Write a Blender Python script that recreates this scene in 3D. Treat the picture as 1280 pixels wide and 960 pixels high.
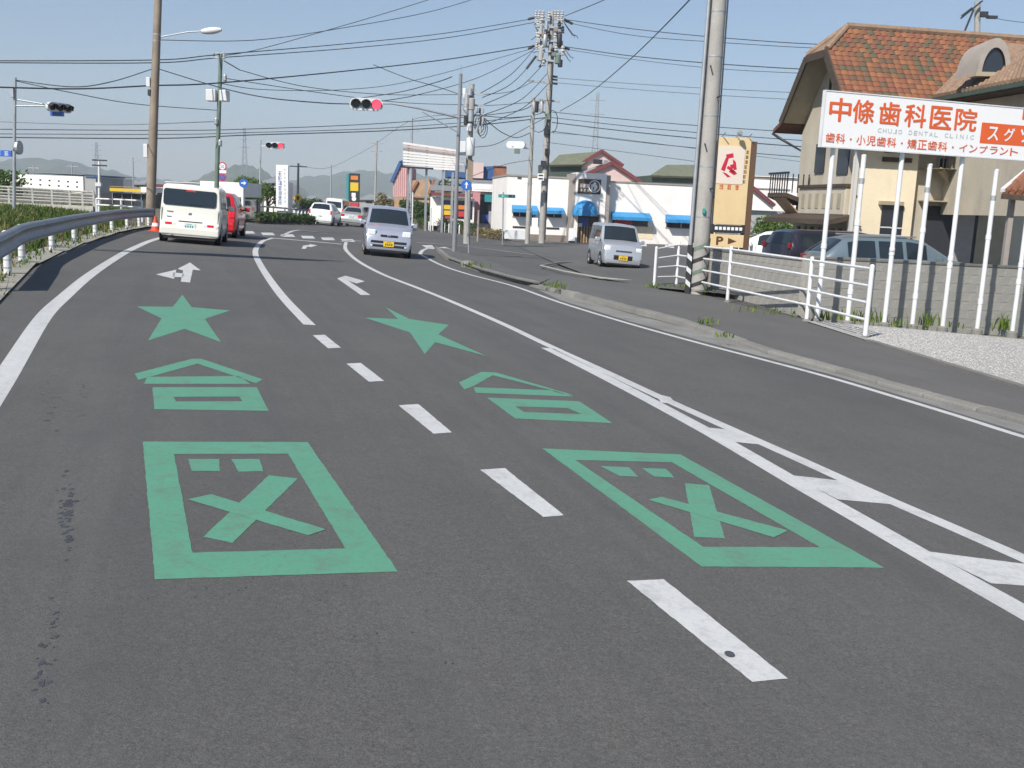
import bpy, bmesh, math, random
from mathutils import Vector, Matrix
random.seed(7)
for o in list(bpy.data.objects): bpy.data.objects.remove(o)
SC = bpy.context.scene
COL = SC.collection
RAD = math.radians
# ------------------------------------------------------------------ camera
F = 1250.0                      # focal length in pixels of the 1280 px wide photograph
A_T, B_T = 230.4, 0.042         # true horizon  y = A_T + B_T x
A_G, B_G = 215.0, 0.095         # vanishing line of the banked road plane
CAMH = 1.5
dn = Vector((-B_T, 1, (480-A_T-640*B_T)/F)).normalized()
fw = (Vector((0, 0, 1)) - dn*dn.z).normalized()
rt = dn.cross(fw)
def toW(v): return Vector((v.dot(rt), v.dot(fw), -v.dot(dn)))
cam = bpy.data.cameras.new('camera'); cam.sensor_width = 36; cam.lens = F/1280*36
cam.clip_start = .1; cam.clip_end = 20000
camo = bpy.data.objects.new('camera', cam); COL.objects.link(camo)
cx_, cy_, cz_ = toW(Vector((1,0,0))), -toW(Vector((0,1,0))), -toW(Vector((0,0,1)))
camo.matrix_world = Matrix(((cx_.x,cy_.x,cz_.x,0),(cx_.y,cy_.y,cz_.y,0),(cx_.z,cy_.z,cz_.z,CAMH),(0,0,0,1)))
SC.camera = camo
SC.render.resolution_x, SC.render.resolution_y = 1024, 768
# ------------------------------------------------------------------ sky and sun
SUN_AZ, SUN_EL = 211.0, 44.0
w = bpy.data.worlds.new('World'); SC.world = w; w.use_nodes = True
wt = w.node_tree; bg = wt.nodes['Background']
sky = wt.nodes.new('ShaderNodeTexSky'); sky.sky_type = 'NISHITA'; sky.sun_disc = False
sky.sun_elevation = RAD(SUN_EL); sky.sun_rotation = RAD(SUN_AZ)
sky.altitude = 0; sky.air_density = 1.0; sky.dust_density = 0.3; sky.ozone_density = 4.0
wt.links.new(sky.outputs[0], bg.inputs[0]); bg.inputs[1].default_value = 0.090
sl = bpy.data.lights.new('sun', 'SUN'); sl.energy = 5.0; sl.angle = RAD(.55); sl.color = (1, .95, .87)
so = bpy.data.objects.new('sun', sl); COL.objects.link(so)
az, el = RAD(SUN_AZ), RAD(SUN_EL)
to_sun = Vector((math.sin(az)*math.cos(el), math.cos(az)*math.cos(el), math.sin(el)))
so.rotation_euler = to_sun.to_track_quat('Z', 'Y').to_euler(); so.location = to_sun*60
SC.view_settings.view_transform = 'Standard'; SC.view_settings.look = 'None'
SC.view_settings.gamma = 1; SC.view_settings.exposure = 0.36
# ------------------------------------------------------------------ photograph -> place
ng = toW(Vector((-B_G, 1, (480-A_G-640*B_G)/F)))
GX, GY = -ng.x/ng.z, -ng.y/ng.z          # slope of the banked ground
def gz(x, y):
    r = math.hypot(x, y)
    R0, T = 170., 60.
    k = 1. if r < R0 else (R0 + T*(1-math.exp(-(r-R0)/T)))/r
    return (GX*x + GY*y)*k
def ray(px, py): return toW(Vector((px-640, py-480, F)))
def P(px, py, dz=0.):
    """point of the ground plane (raised by dz) seen at a pixel"""
    d = ray(px, py); t = (dz-CAMH)/(d.z - GX*d.x - GY*d.y)
    return Vector((d.x*t, d.y*t, CAMH+d.z*t))
def U(px, py, Y):
    d = ray(px, py); t = Y/d.y
    return Vector((d.x*t, Y, CAMH+d.z*t))
def proj(p):
    q = Vector((p.x, p.y, p.z-CAMH)); c = Vector((q.dot(cx_), -q.dot(cy_), -q.dot(cz_)))
    return 640+F*c.x/c.z, 480+F*c.y/c.z
def B(px, Y, dz=0.):
    """foot on the ground at distance Y in the column px"""
    x = (px-640)/F*Y
    for _ in range(6):
        p = Vector((x, Y, gz(x, Y)+dz)); x += (px-proj(p)[0])/F*Y
    return Vector((x, Y, gz(x, Y)+dz))
def ZA(p, py):
    """height z above point p's column seen at image row py"""
    z = p.z
    for _ in range(6):
        z += (proj(Vector((p.x, p.y, z)))[1]-py)/F*p.y
    return z
# ------------------------------------------------------------------ materials
MATS = {}
def mat(name, col, rough=.6, metal=0., noise=None, bump=None, spec=.5, emit=None, coat=0., rnd=0., dirt=None, alpha=None):
    if name in MATS: return MATS[name]
    m = bpy.data.materials.new(name); m.use_nodes = True; nt = m.node_tree; N, L = nt.nodes, nt.links
    b = N['Principled BSDF']; b.inputs['Base Color'].default_value = (*col, 1)
    b.inputs['Roughness'].default_value = rough; b.inputs['Metallic'].default_value = metal
    b.inputs['Specular IOR Level'].default_value = spec
    if coat: b.inputs['Coat Weight'].default_value = coat; b.inputs['Coat Roughness'].default_value = .08
    if emit: b.inputs['Emission Color'].default_value = (*emit[0], 1); b.inputs['Emission Strength'].default_value = emit[1]
    tc = N.new('ShaderNodeTexCoord'); cur = None
    def mixc(a, bcol, fac, mode='MIX'):
        mx = N.new('ShaderNodeMix'); mx.data_type = 'RGBA'; mx.blend_type = mode
        if hasattr(a, 'is_linked'): L.new(a, mx.inputs['A'])
        else: mx.inputs['A'].default_value = (*a, 1)
        if hasattr(bcol, 'is_linked'): L.new(bcol, mx.inputs['B'])
        else: mx.inputs['B'].default_value = (*bcol, 1)
        if hasattr(fac, 'is_linked'): L.new(fac, mx.inputs['Factor'])
        else: mx.inputs['Factor'].default_value = fac
        return mx.outputs['Result']
    cur = col
    def noisetex(scale, detail=6, rough_=.6, stretch=None):
        t = N.new('ShaderNodeTexNoise'); t.inputs['Scale'].default_value = scale; t.inputs['Detail'].default_value = detail
        t.inputs['Roughness'].default_value = rough_
        if stretch:
            mp = N.new('ShaderNodeMapping'); mp.vector_type = 'TEXTURE' if len(stretch) > 3 else 'POINT'
            if len(stretch) > 3: mp.inputs['Rotation'].default_value = (0, 0, stretch[3])
            mp.inputs['Scale'].default_value = stretch[:3]
            L.new(tc.outputs['Object'], mp.inputs['Vector']); L.new(mp.outputs[0], t.inputs['Vector'])
        else: L.new(tc.outputs['Object'], t.inputs['Vector'])
        return t.outputs['Fac']
    def ramp(fac, a, bb):
        r = N.new('ShaderNodeMapRange'); r.inputs['From Min'].default_value = a; r.inputs['From Max'].default_value = bb
        L.new(fac, r.inputs['Value']); return r.outputs[0]
    if noise:
        for (sc, amt) in noise if isinstance(noise, list) else [noise]:
            f = ramp(noisetex(sc), .3, .7)
            lo = tuple(1-amt for _ in col); 
            cur = mixc(cur, mixc((1-amt,)*3, (1+amt,)*3, f), 1., 'MULTIPLY')
    if rnd:
        oi = N.new('ShaderNodeObjectInfo')
        cur = mixc(cur, mixc((1-rnd, 1-rnd, 1-rnd), (1+rnd, 1+rnd*.9, 1+rnd*.8), oi.outputs['Random']), 1., 'MULTIPLY')
    if dirt:
        for (sc, dcol, amt, st) in (dirt if isinstance(dirt, list) else [dirt]):
            f = ramp(noisetex(sc, 8, .7, st), .5, .72)
            mm = N.new('ShaderNodeMath'); mm.operation = 'MULTIPLY'; mm.inputs[1].default_value = amt; L.new(f, mm.inputs[0])
            cur = mixc(cur, dcol, mm.outputs[0])
    if hasattr(cur, 'is_linked'): L.new(cur, b.inputs['Base Color'])
    if bump:
        bp = N.new('ShaderNodeBump'); bp.inputs['Strength'].default_value = bump[1]; bp.inputs['Distance'].default_value = bump[2] if len(bump) > 2 else .01
        L.new(noisetex(bump[0], 4), bp.inputs['Height']); L.new(bp.outputs[0], b.inputs['Normal'])
    MATS[name] = m
    return m
# ------------------------------------------------------------------ mesh building
class MB:
    def __init__(s): s.v = []; s.f = []
    def add(s, vs, fs):
        n = len(s.v); s.v += [Vector(v) for v in vs]; s.f += [tuple(i+n for i in f) for f in fs]; return s
    def poly(s, pts): return s.add(pts, [tuple(range(len(pts)))])
    def box(s, a, b):
        x0,x1 = sorted((a[0],b[0])); y0,y1 = sorted((a[1],b[1])); z0,z1 = sorted((a[2],b[2]))
        return s.add([(x0,y0,z0),(x1,y0,z0),(x1,y1,z0),(x0,y1,z0),(x0,y0,z1),(x1,y0,z1),(x1,y1,z1),(x0,y1,z1)],
                     [(0,3,2,1),(4,5,6,7),(0,1,5,4),(1,2,6,5),(2,3,7,6),(3,0,4,7)])
    def bar(s, p, q, wd, ht, up=Vector((0,0,1))):
        p, q = Vector(p), Vector(q); d = (q-p).normalized()
        sd = d.cross(up); sd = sd.normalized() if sd.length > 1e-6 else Vector((1,0,0))
        u = sd.cross(d); a, b = sd*wd/2, u*ht/2
        vs = [p-a-b, p+a-b, p+a+b, p-a+b, q-a-b, q+a-b, q+a+b, q-a+b]
        return s.add(vs, [(0,1,2,3),(7,6,5,4),(0,4,5,1),(1,5,6,2),(2,6,7,3),(3,7,4,0)])
    def tube(s, pts, r, n=8, cap=True):
        pts = [Vector(p) for p in pts]; rs = r if isinstance(r, (list, tuple)) else [r]*len(pts); rings = []
        up = Vector((0, 0, 1)); base = len(s.v); vs = []; fs = []
        d0 = (pts[1]-pts[0]).normalized(); ref = Vector((1,0,0)) if abs(d0.z) > .9 else up
        for i, p in enumerate(pts):
            d = (pts[min(i+1, len(pts)-1)]-pts[max(i-1, 0)]).normalized()
            a = d.cross(ref).normalized(); b = a.cross(d)
            for k in range(n):
                t = 2*math.pi*k/n; vs.append(p+(a*math.cos(t)+b*math.sin(t))*rs[i])
        for i in range(len(pts)-1):
            for k in range(n):
                k2 = (k+1) % n; fs.append((i*n+k, (i+1)*n+k, (i+1)*n+k2, i*n+k2))
        if cap:
            fs.append(tuple(range(n))); fs.append(tuple((len(pts)-1)*n+k for k in reversed(range(n))))
        return s.add(vs, fs)
    def lathe(s, prof, c, axis='z', n=16):
        """prof: (radius, height) pairs along the axis"""
        c = Vector(c); vs = []; fs = []
        for (r, h) in prof:
            for k in range(n):
                t = 2*math.pi*k/n; a, b = r*math.cos(t), r*math.sin(t)
                vs.append(c+(Vector((a, b, h)) if axis == 'z' else Vector((h, a, b)) if axis == 'x' else Vector((b, h, a))))
        for i in range(len(prof)-1):
            for k in range(n):
                k2 = (k+1) % n; fs.append((i*n+k, i*n+k2, (i+1)*n+k2, (i+1)*n+k))
        fs.append(tuple(reversed(range(n)))); fs.append(tuple((len(prof)-1)*n+k for k in range(n)))
        return s.add(vs, fs)
    def prism(s, pts, off):
        off = Vector(off); pts = [Vector(p) for p in pts]; n = len(pts)
        fs = [tuple(range(n)), tuple(range(2*n-1, n-1, -1))]+[(i, i+n, (i+1) % n+n, (i+1) % n) for i in range(n)]
        return s.add(pts+[p+off for p in pts], fs)
    def build(s, name, m, parent=None, smooth=None, bevel=0, world=False, tri=False):
        me = bpy.data.meshes.new(name); me.from_pydata([tuple(v) for v in s.v], [], s.f)
        bm = bmesh.new(); bm.from_mesh(me)
        if bevel:
            bmesh.ops.remove_doubles(bm, verts=bm.verts, dist=1e-5)
            ed = [e for e in bm.edges if len(e.link_faces) == 2 and e.calc_face_angle(0) > .6]
            bmesh.ops.bevel(bm, geom=ed, offset=bevel, segments=2, affect='EDGES', profile=.5, clamp_overlap=True)
        bmesh.ops.recalc_face_normals(bm, faces=bm.faces)
        if tri: bmesh.ops.triangulate(bm, faces=[f for f in bm.faces if len(f.verts) > 4])
        bm.to_mesh(me); bm.free()
        if smooth is not None:
            for p in me.polygons: p.use_smooth = True
            me.set_sharp_from_angle(angle=RAD(smooth))
        me.materials.append(m if not isinstance(m, str) else MATS[m])
        o = bpy.data.objects.new(name, me); COL.objects.link(o)
        if parent: o.parent = parent
        return o
def thing(name, label, cat, loc=(0,0,0), rz=0., group=None):
    o = bpy.data.objects.new(name, None); COL.objects.link(o); o.empty_display_size = .2
    o.location = loc; o.rotation_euler = (0, 0, rz)
    o['label'] = label; o['category'] = cat
    if group: o['group'] = group
    return o
def tag(o, label, cat, group=None, kind=None):
    o['label'] = label; o['category'] = cat
    if group: o['group'] = group
    if kind: o['kind'] = kind
    return o
def struct(o, label=None):
    o['kind'] = 'structure'
    if label: o['label'] = label
    return o
def stuff(o, label=None):
    o['kind'] = 'stuff'
    if label: o['label'] = label
    return o
def dup(o, parent=None):
    c = o.copy(); COL.objects.link(c); c.parent = parent
    for ch in list(o.children): dup(ch, c)
    return c
def tilt_to_ground(o, rz):
    """stand a vehicle on the banked ground"""
    n = Vector((-GX, -GY, 1)).normalized(); f = Vector((-math.sin(rz), math.cos(rz), 0)); f = (f-n*f.dot(n)).normalized()
    x = f.cross(n); o.rotation_euler = Matrix(((x.x,f.x,n.x),(x.y,f.y,n.y),(x.z,f.z,n.z))).to_euler()
_txt = {}
def text_mesh(body, size=1., bold=0.):
    """flat lettering, centred on its own box: x right, z up, in the plane y=0"""
    cu = bpy.data.curves.new('t', 'FONT'); cu.body = body; cu.size = size; cu.resolution_u = 3; cu.offset = bold
    cu.align_x = 'CENTER'; cu.align_y = 'CENTER'
    o = bpy.data.objects.new('t', cu); COL.objects.link(o)
    dg = bpy.context.evaluated_depsgraph_get(); me = bpy.data.meshes.new_from_object(o.evaluated_get(dg))
    bpy.data.objects.remove(o); bpy.data.curves.remove(cu)
    vs = [Vector(v.co) for v in me.vertices]; fs = [tuple(p.vertices) for p in me.polygons]; bpy.data.meshes.remove(me)
    return vs, fs
def text(parent, name, body, m, centre, width, height, y, ex=Vector((1,0,0)), bold=0.):
    vs, fs = text_mesh(body, 1., 0.)
    x0, x1 = min(v.x for v in vs), max(v.x for v in vs); y0, y1 = min(v.y for v in vs), max(v.y for v in vs)
    b = MB(); sx, sz = width/(x1-x0), height/(y1-y0)
    offs = [(0,0)] if bold <= .004 else [(-bold,0),(bold,0),(0,-bold),(0,bold),(0,0)]
    for k, (ox, oz) in enumerate(offs):
        b.add([Vector((centre[0]+(v.x-(x0+x1)/2+ox)*sx, y-.0006*k, centre[1]+(v.y-(y0+y1)/2+oz)*sz)) for v in vs], fs)
    me = bpy.data.meshes.new(name); me.from_pydata([tuple(v) for v in b.v], [], b.f); me.materials.append(m)
    o = bpy.data.objects.new(name, me); COL.objects.link(o); o.parent = parent
    return o
def glyph(b, cx, cz, s, y, seed):
    """small brush-like strokes standing for print too small to read"""
    r = random.Random(seed)
    for k in range(3):
        zz = cz+s*(.36-.34*k)+r.uniform(-.04,.04)*s; b.poly([(cx-s*.42*r.uniform(.6,1), y, zz-s*.05), (cx+s*.42*r.uniform(.6,1), y, zz-s*.05), (cx+s*.4, y, zz+s*.05), (cx-s*.4, y, zz+s*.05)])
    for k in range(2):
        xx = cx+s*r.uniform(-.3,.3); b.poly([(xx-s*.05, y, cz-s*.45), (xx+s*.05, y, cz-s*.45), (xx+s*.05, y, cz+s*.45), (xx-s*.05, y, cz+s*.45)])
class Frame:
    """a facade standing between two feet on the ground: x along it, y into it (away from the camera), z up"""
    def __init__(s, p0, p1):
        s.o = p0.copy(); s.d = Vector((p1.x-p0.x, p1.y-p0.y, 0)); s.len = s.d.length; s.d.normalize()
        s.n = Vector((-s.d.y, s.d.x, 0)); s.rz = math.atan2(s.d.y, s.d.x)
    def px(s, px, py, off=0.):
        d = ray(px, py); c = Vector((0,0,CAMH)); q = s.o+s.n*off
        t = (q-c).dot(s.n)/d.dot(s.n); p = c+d*t
        return (p-s.o).dot(s.d), p.z-s.o.z
    def world(s, x, y, z): return s.o+s.d*x+s.n*y+Vector((0,0,z))
    def gl(s, x, y):
        p = s.world(x, y, 0); return gz(p.x, p.y)-s.o.z
    def thing(s, name, label, cat, group=None): return thing(name, label, cat, s.o, s.rz, group)
    def fbox(s, x0, y0, x1, y1, d0, d1, b=None):
        """box whose near face spans two pixels; depths d0..d1"""
        b = b or MB(); a, c = s.px(x0, y0, d0), s.px(x1, y1, d0)
        return b.box((a[0], d0, a[1]), (c[0], d1, c[1]))
# ================================================================== THE SETTING
mat('soil', (.13,.115,.08), .95, noise=[(.05,.35),(1.2,.35),(14,.25)], bump=(30,.5,.03), dirt=(.35,(.07,.11,.03),.9,None))
mat('concrete', (.40,.385,.35), .9, noise=[(1.5,.15),(30,.12)], bump=(60,.3,.01), dirt=(2.2,(.20,.19,.16),.6,(1,1,.3)))
mat('kerb_concrete', (.20,.195,.18), .9, noise=[(2,.2),(40,.15)], bump=(50,.4,.01), dirt=(4,(.13,.12,.09),.7,None), rnd=.12)
mat('gutter_concrete', (.22,.215,.20), .9, noise=[(2,.18),(40,.12)], bump=(60,.3,.01), dirt=(1.6,(.14,.13,.11),.6,None))
def asphalt(name, base, worn=.10):
    m = mat(name, (base*1.03,base,base*.945), .82, noise=[(.12,.09),(1.1,.08),(170,.4),(60,.22),(20,.07)], bump=(170,.55,.006), spec=.35,
            dirt=[(.5,(base*.74,base*.74,base*.76),.5,(1.2,.25,1)), (1.,(base*1.22,base*1.2,base*1.15),.5,(.55,14.,1.,.346)), (1.,(base*.72,base*.72,base*.74),.5,(.4,9.,1.,.30)), (2.2,(base*.6,base*.6,base*.6),.35,None)])
    return m
asphalt('asphalt', .102); asphalt('asphalt_walk', .118); asphalt('asphalt_lot', .112)
def paint_mat(name, col, wear=.75, worn=(.085,.084,.083)):
    m = mat(name, col, .62, noise=[(3,.05),(120,.05)], bump=(170,.3,.004), dirt=[(6,worn,wear,None),(38,worn,wear*.8,None),(.9,tuple(.5*c+.5*v for c,v in zip(col,worn)),.6,(.6,9.,1.,.346))]); return m
paint_mat('white_paint', (.56,.56,.55), .35); paint_mat('green_paint', (.095,.295,.19), .75, (.12,.17,.13))
mat('tar', (.05,.054,.066), .75, noise=(8,.3))
# ground sheet to the horizon
def ground_sheet():
    b = MB(); NA = 120; rs = [0, 6, 12, 20, 30, 45, 60, 80, 100, 130, 160, 190, 230, 280, 350, 500, 800, 1300, 2200, 4000, 7000]
    b.v.append(Vector((0,0,-.03)))
    for r in rs[1:]:
        for k in range(NA):
            t = 2*math.pi*k/NA; x, y = r*math.sin(t), r*math.cos(t); b.v.append(Vector((x, y, gz(x, y)-.03)))
    for k in range(NA): b.f.append((0, 1+(k+1) % NA, 1+k))
    for i in range(len(rs)-2):
        for k in range(NA):
            a, c = 1+i*NA+k, 1+i*NA+(k+1) % NA; b.f.append((a, c, c+NA, a+NA))
    return struct(b.build('ground', 'soil', smooth=60), 'earth and rough verge on which everything stands')
ground_sheet()
dL = (P(391,419)-P(784,726)).normalized()              # direction of the lanes near the camera
back = lambda p, m: Vector((p.x-dL.x*m, p.y-dL.y*m, gz(p.x-dL.x*m, p.y-dL.y*m)))
left = [P(*q) for q in ((17,350),(50,331),(85,311),(130,298),(175,288),(190,284.5),(250,280),(320,279),(390,281),(397,276.5),(420,269.5),(452,271.5),(470,274),(500,280),(525,285),(560,289.5),(600,296),(632,301),(664,306.5))]
right = [P(*q) for q in ((700,333),(760,352),(845,361),(908,378),(1007,402),(1086,427),(1280,486))]
pr = right[-1]+(right[-1]-right[-2])*1.2; pr.z = gz(pr.x, pr.y)
pts = [back(left[0], 45)]+left+right+[pr, back(pr, 30), back(P(1280,545), 30)]
rb = MB(); rb.poly([Vector((p.x, p.y, gz(p.x, p.y)))+Vector((0,0,.0)) for p in pts])
road = struct(rb.build('road', 'asphalt', tri=True), 'grey asphalt road with lane markings running into the junction')
def lay(name, polys, m, dz, parent=None, label=None):
    b = MB()
    if dz < .008: dz = .0016+(dz-.004)*.4
    for q in polys:
        c = [P(x, y, dz) for x, y in q]; o = []
        for i, p in enumerate(c):                       # brushed, slightly ragged edge
            e = c[(i+1) % len(c)]; n = max(1, min(60, int((e-p).length/.035)))
            for k in range(n):
                v = p.lerp(e, k/n); h = math.sin(round(v.x, 3)*517.3+round(v.y, 3)*911.7)*43758.5; g = h-math.floor(h)-.5
                h2 = math.sin(round(v.x, 3)*269.5+round(v.y, 3)*183.3)*28001.8; g2 = h2-math.floor(h2)-.5
                j = .0042; v = v+Vector((g*j, g2*j, 0)); v.z = gz(v.x, v.y)+dz; o.append(v)
        b.poly(o)
    o = b.build(name, m, parent if parent is not None else road, tri=True)
    if label: o['label'] = label
    return o
def strip(name, pix, width, m, dz=.0016, parent=None, label=None, ends=0):
    """painted line of constant width along a smooth curve through pixels"""
    ps = [P(x, y, dz) for x, y in pix]; q = []
    for i in range(len(ps)-1):                         # Catmull-Rom
        a, b_, c, d = ps[max(i-1,0)], ps[i], ps[i+1], ps[min(i+2,len(ps)-1)]
        n = 8
        for k in range(n):
            t = k/n; q.append(.5*((2*b_)+(c-a)*t+(2*a-5*b_+4*c-d)*t*t+(3*b_-a-3*c+d)*t**3))
    q.append(ps[-1]); b = MB(); L, R = [], []
    for i, p in enumerate(q):
        t = (q[min(i+1,len(q)-1)]-q[max(i-1,0)]); t.z = 0; t.normalize(); s = Vector((t.y,-t.x,0))*width/2
        for lst, pp in ((L, p-s), (R, p+s)): lst.append(Vector((pp.x, pp.y, gz(pp.x, pp.y)+dz)))
    n = len(q); b.v = L+R; b.f = [(i, i+1, n+i+1, n+i) for i in range(n-1)]
    o = b.build(name, m, parent if parent is not None else road)
    if label: o['label'] = label
    return o
W = 'white_paint'
strip('edge_line', [(-330,960),(-120,655),(0,481),(53,398),(80,371),(110,345.5),(138,326.5),(165,311),(198,298),(240,290)], .17, W, label='white line along the left edge of the road')
strip('edge_line', [(525,317.5),(548.6,330),(583,342),(640,357),(700,378),(785,404),(875,429),(954,449.5),(1038,472),(1122,497),(1207,523),(1280,546),(1500,612)], .12, W, label='thin white line beside the right gutter')
strip('edge_line', [(525,317.5),(529,312.5),(540,309.5),(556,310.5)], .14, W)
for q in ((784,726,830,724,985,848,940,852),(600,587,631,585,705,644,679,646),(498,506.5,523,505,565,540.5,542,542),(433,454.5,451,453.5,480,476,461,477),(391,419,406,418.3,426,434.5,410,435.3)):
    lay('lane_dash', [[(q[i],q[i+1]) for i in (0,2,4,6)]], W, .004)
strip('lane_line', [(387,406),(357,375),(339,352),(326,332),(319.5,318),(321,309),(329,301),(341,297.5)], .15, W, label='solid white lane line bending to the stop line')
strip('stop_line', [(338,297.3),(380,300.8),(427,305.2)], .42, W)
strip('stop_line', [(255,291.5),(300,294.6),(330,296.9)], .35, W)
strip('center_line', [(433,301),(431.5,310),(438,318.5),(448,326.5),(462.5,335),(481,344),(500,351.5),(520,359),(560,375),(627,404),(684,431),(757,464.5),(805,487),(892,526.5),(999,574),(1096,618),(1193,660),(1280,698),(1500,795)], .13, W, label='solid white centre line swinging through the bend')
strip('center_line', [(684,435),(733,459.5),(805,496.5),(892,543.5),(999,605.5),(1071,646.5),(1168,702),(1280,765),(1500,890)], .16, W, label='white centre line with slanting teeth')
for q in ([(820,492),(838,496.5),(846,505),(826,503)], [(880,534),(912,537),(955,556),(905,551)], [(990,594),(1062,602),(1117,630.5),(1047,624)], [(1158,689),(1290,706),(1350,737),(1239,729)]):
    lay('line_tooth', [q], W, .0045)
strip('edge_line', [(428,302),(440,300.5),(452,301.5)], .2, W)
# crosswalk bars and far markings
for i in range(6):
    x = 301+25*i; y = 288.6+2.05*i
    lay('crosswalk_bar', [[(x,y),(x+15,y+.2),(x+18,y+3.4),(x+2.5,y+3.2)]], W, .004)
strip('guide_line', [(352,295),(372,287.7),(409,291.5)], .16, W)
for q in ([(527,306.5),(540,306.5),(545,311.5),(535,311)], [(546,309.5),(556,308.6),(566,312),(558,313.5)], [(640,303),(700,313),(703,311.5),(690,309)]):
    lay('hatch_mark', [q], W, .004)
strip('guide_line', [(520,303),(560,305.5),(610,311),(660,317.5),(700,320)], .14, W)
# arrows
lay('arrow_marking', [[(237.5,328),(251,338),(241,337),(237.5,353),(226,352),(229,338),(222,336)], [(195,343),(220.5,337),(217.5,348.5)], [(216.5,340.5),(230,341.8),(229,346.6),(216,346)]], W, .004, label='white straight and left arrow painted ahead of the green star')
lay('arrow_marking', [[(421.5,348),(432,344.5),(456,351.5),(446,354.3),(435,350.8),(463,368.7),(451,368.7)]], W, .004, label='white right turn arrow painted in the second lane')
lay('arrow_marking', [[(377,311),(382,311),(384,308.2),(389,308.8),(397,306.6),(387,305),(387,306),(379,307)]], W, .004, label='small far right turn arrow by the stop line')
# green markings
Gm = 'green_paint'
def ring(o, i): return [[o[k], o[(k+1) % len(o)], i[(k+1) % len(o)], i[k]] for k in range(len(o))]
lay('star_marking', [[(228,368.5),(239.7,384),(288,388),(256,398.5),(276,427.5),(231,411),(185,425.6),(202,398),(171,383),(216,383.5)]], Gm, .004, label='green star painted in the left lane')
lay('character_marking', [[(168.5,467),(240,448.5),(247,454.5),(186,471.5),(173,475)],[(240,448.5),(252,448.5),(328,474),(320,479),(247,454.5)], [(184,471),(298,470),(313,479.8),(180,479.8)]]+ring([(190.5,484),(321,484),(336,513.5),(193,511.5)], [(217,496),(299,495.6),(303,501.5),(220,501.8)]), Gm, .004, label='green roof and box character painted in the left lane')
lay('character_marking', ring([(178.5,552),(384.4,552.5),(497.5,714.3),(193.7,724)], [(217.7,567.5),(360,567),(432,685.6),(240.7,690.7)])+[[(234.5,573.7),(274,573.7),(275,588.6),(240,588.6)],[(289.4,573.7),(324.5,573.7),(329,589),(298,589.4)],[(336,594),(372,598),(291,678.6),(254,671)]], Gm, .004, label='green box character with a cross painted nearest in the left lane')
lay('character_stroke', [[(234.5,624),(264,617.6),(407.5,661.7),(385,669)]], Gm, .0062)
lay('star_marking', [[(482,384),(511.7,398.7),(561,406),(548,418),(608,445),(544,427.6),(531,442.6),(512.5,415.5),(456,397),(497.6,398.7)]], Gm, .004, label='green star painted in the second lane')
lay('character_marking', [[(573.6,478),(601.7,464.8),(616,469),(592,482.5),(580.6,486.7)],[(601.7,464.8),(620,465.6),(718,494),(700,492),(687,487),(616,469)],[(592,484),(693,488),(717,495.7),(594.7,491)]]+ring([(608.75,497),(724,501.6),(766,529),(644,523)], [(644,508),(710,510),(727,517.7),(655,515)]), Gm, .004, label='green roof and box character painted in the second lane')
lay('character_marking', ring([(678,560.5),(850.5,568),(1105,709.5),(877,708)], [(719,575),(839.7,577.7),(1024.8,684),(879,683.5)])+[[(750,582.4),(786,584),(798,595.7),(775,595)],[(802,585),(832.5,586),(843,596.8),(818,595.7)],[(856,604),(886.4,606.5),(906,673),(868,671)]], Gm, .004, label='green box character with a cross painted nearest in the second lane')
lay('character_stroke', [[(810,624.5),(827,621),(985,663),(967,671.5)]], Gm, .0062)
# tar drips in the left wheel track, a plug in the near dash
tb = MB(); rr = random.Random(3)
for (cx0, cy0, sx, sy, n, s) in ((84,640,9,45,60,.012),(60,500,12,40,22,.012),(102,490,5,22,12,.010),(66,790,6,40,14,.008),(52,850,12,35,20,.009),(480,800,90,50,12,.006),(330,740,130,22,12,.005)):
    for _ in range(n):
        c = P(rr.gauss(cx0, sx*.6), rr.gauss(cy0, sy*.6), .0012); k = rr.randint(5,8); rad = s*rr.uniform(.4,1.2)
        tb.poly([c+Vector((math.cos(6.283*i/k)*rad*rr.uniform(.5,1.2), math.sin(6.283*i/k)*rad*rr.uniform(.8,2.2), 0)) for i in range(k)])
stuff(tb.build('tar_spots', 'tar', road))
pb = MB(); c = P(912,817,.0065); pb.poly([c+Vector((math.cos(6.283*i/12)*.019, math.sin(6.283*i/12)*.025, 0)) for i in range(12)]); pb.build('bolt_head', 'tar', road)
# gutter, kerb stones, pavement, gravel
lay('gutter', [[(672,362),(712,370),(785,391.5),(852,408),(909,425),(954,441),(1038,464.5),(1122,488.5),(1280,531),(1500,590),(1500,606),(1280,541.5),(1122,493),(1038,468),(954,446),(875,425.5),(785,401),(700,375)]], 'gutter_concrete', .004)
KT = [(652,350),(672,356),(712,363.5),(785,382),(852,398.5),(909,418),(954,434),(1038,457.5),(1122,481),(1280,522.5),(1500,579)]
KH = [.04,.07,.10,.105,.10,.08,.055,.045,.045,.045,.045]
BK = [(690,343),(712,345),(760,351),(818,357.5),(845,357.5),(884,363),(916,371.5),(1007,399),(1086,427),(1280,484),(1500,548)]
side = MB(); NS = 6
for i in range(NS+1):
    for (a, h, c) in zip(KT, KH, BK): side.v.append(P(*a, h).lerp(P(*c, .125), i/NS))
side.f = [(i*11+j, i*11+j+1, (i+1)*11+j+1, (i+1)*11+j) for i in range(NS) for j in range(10)]
struct(side.build('pavement', 'asphalt_walk', smooth=60), 'grey asphalt footway behind the right kerb')
kerb = bpy.data.objects.new('kerb', None); COL.objects.link(kerb); struct(kerb, 'worn concrete kerb stones along the right footway')
kp = [P(x, y, h) for (x, y), h in zip(KT, KH)]; seg = []
for a, b_ in zip(kp, kp[1:]):
    n = max(1, int((b_-a).length/.25)); seg += [a.lerp(b_, i/n) for i in range(n)]
seg.append(kp[-1]); run = [seg[0]]; acc = 0
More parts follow.
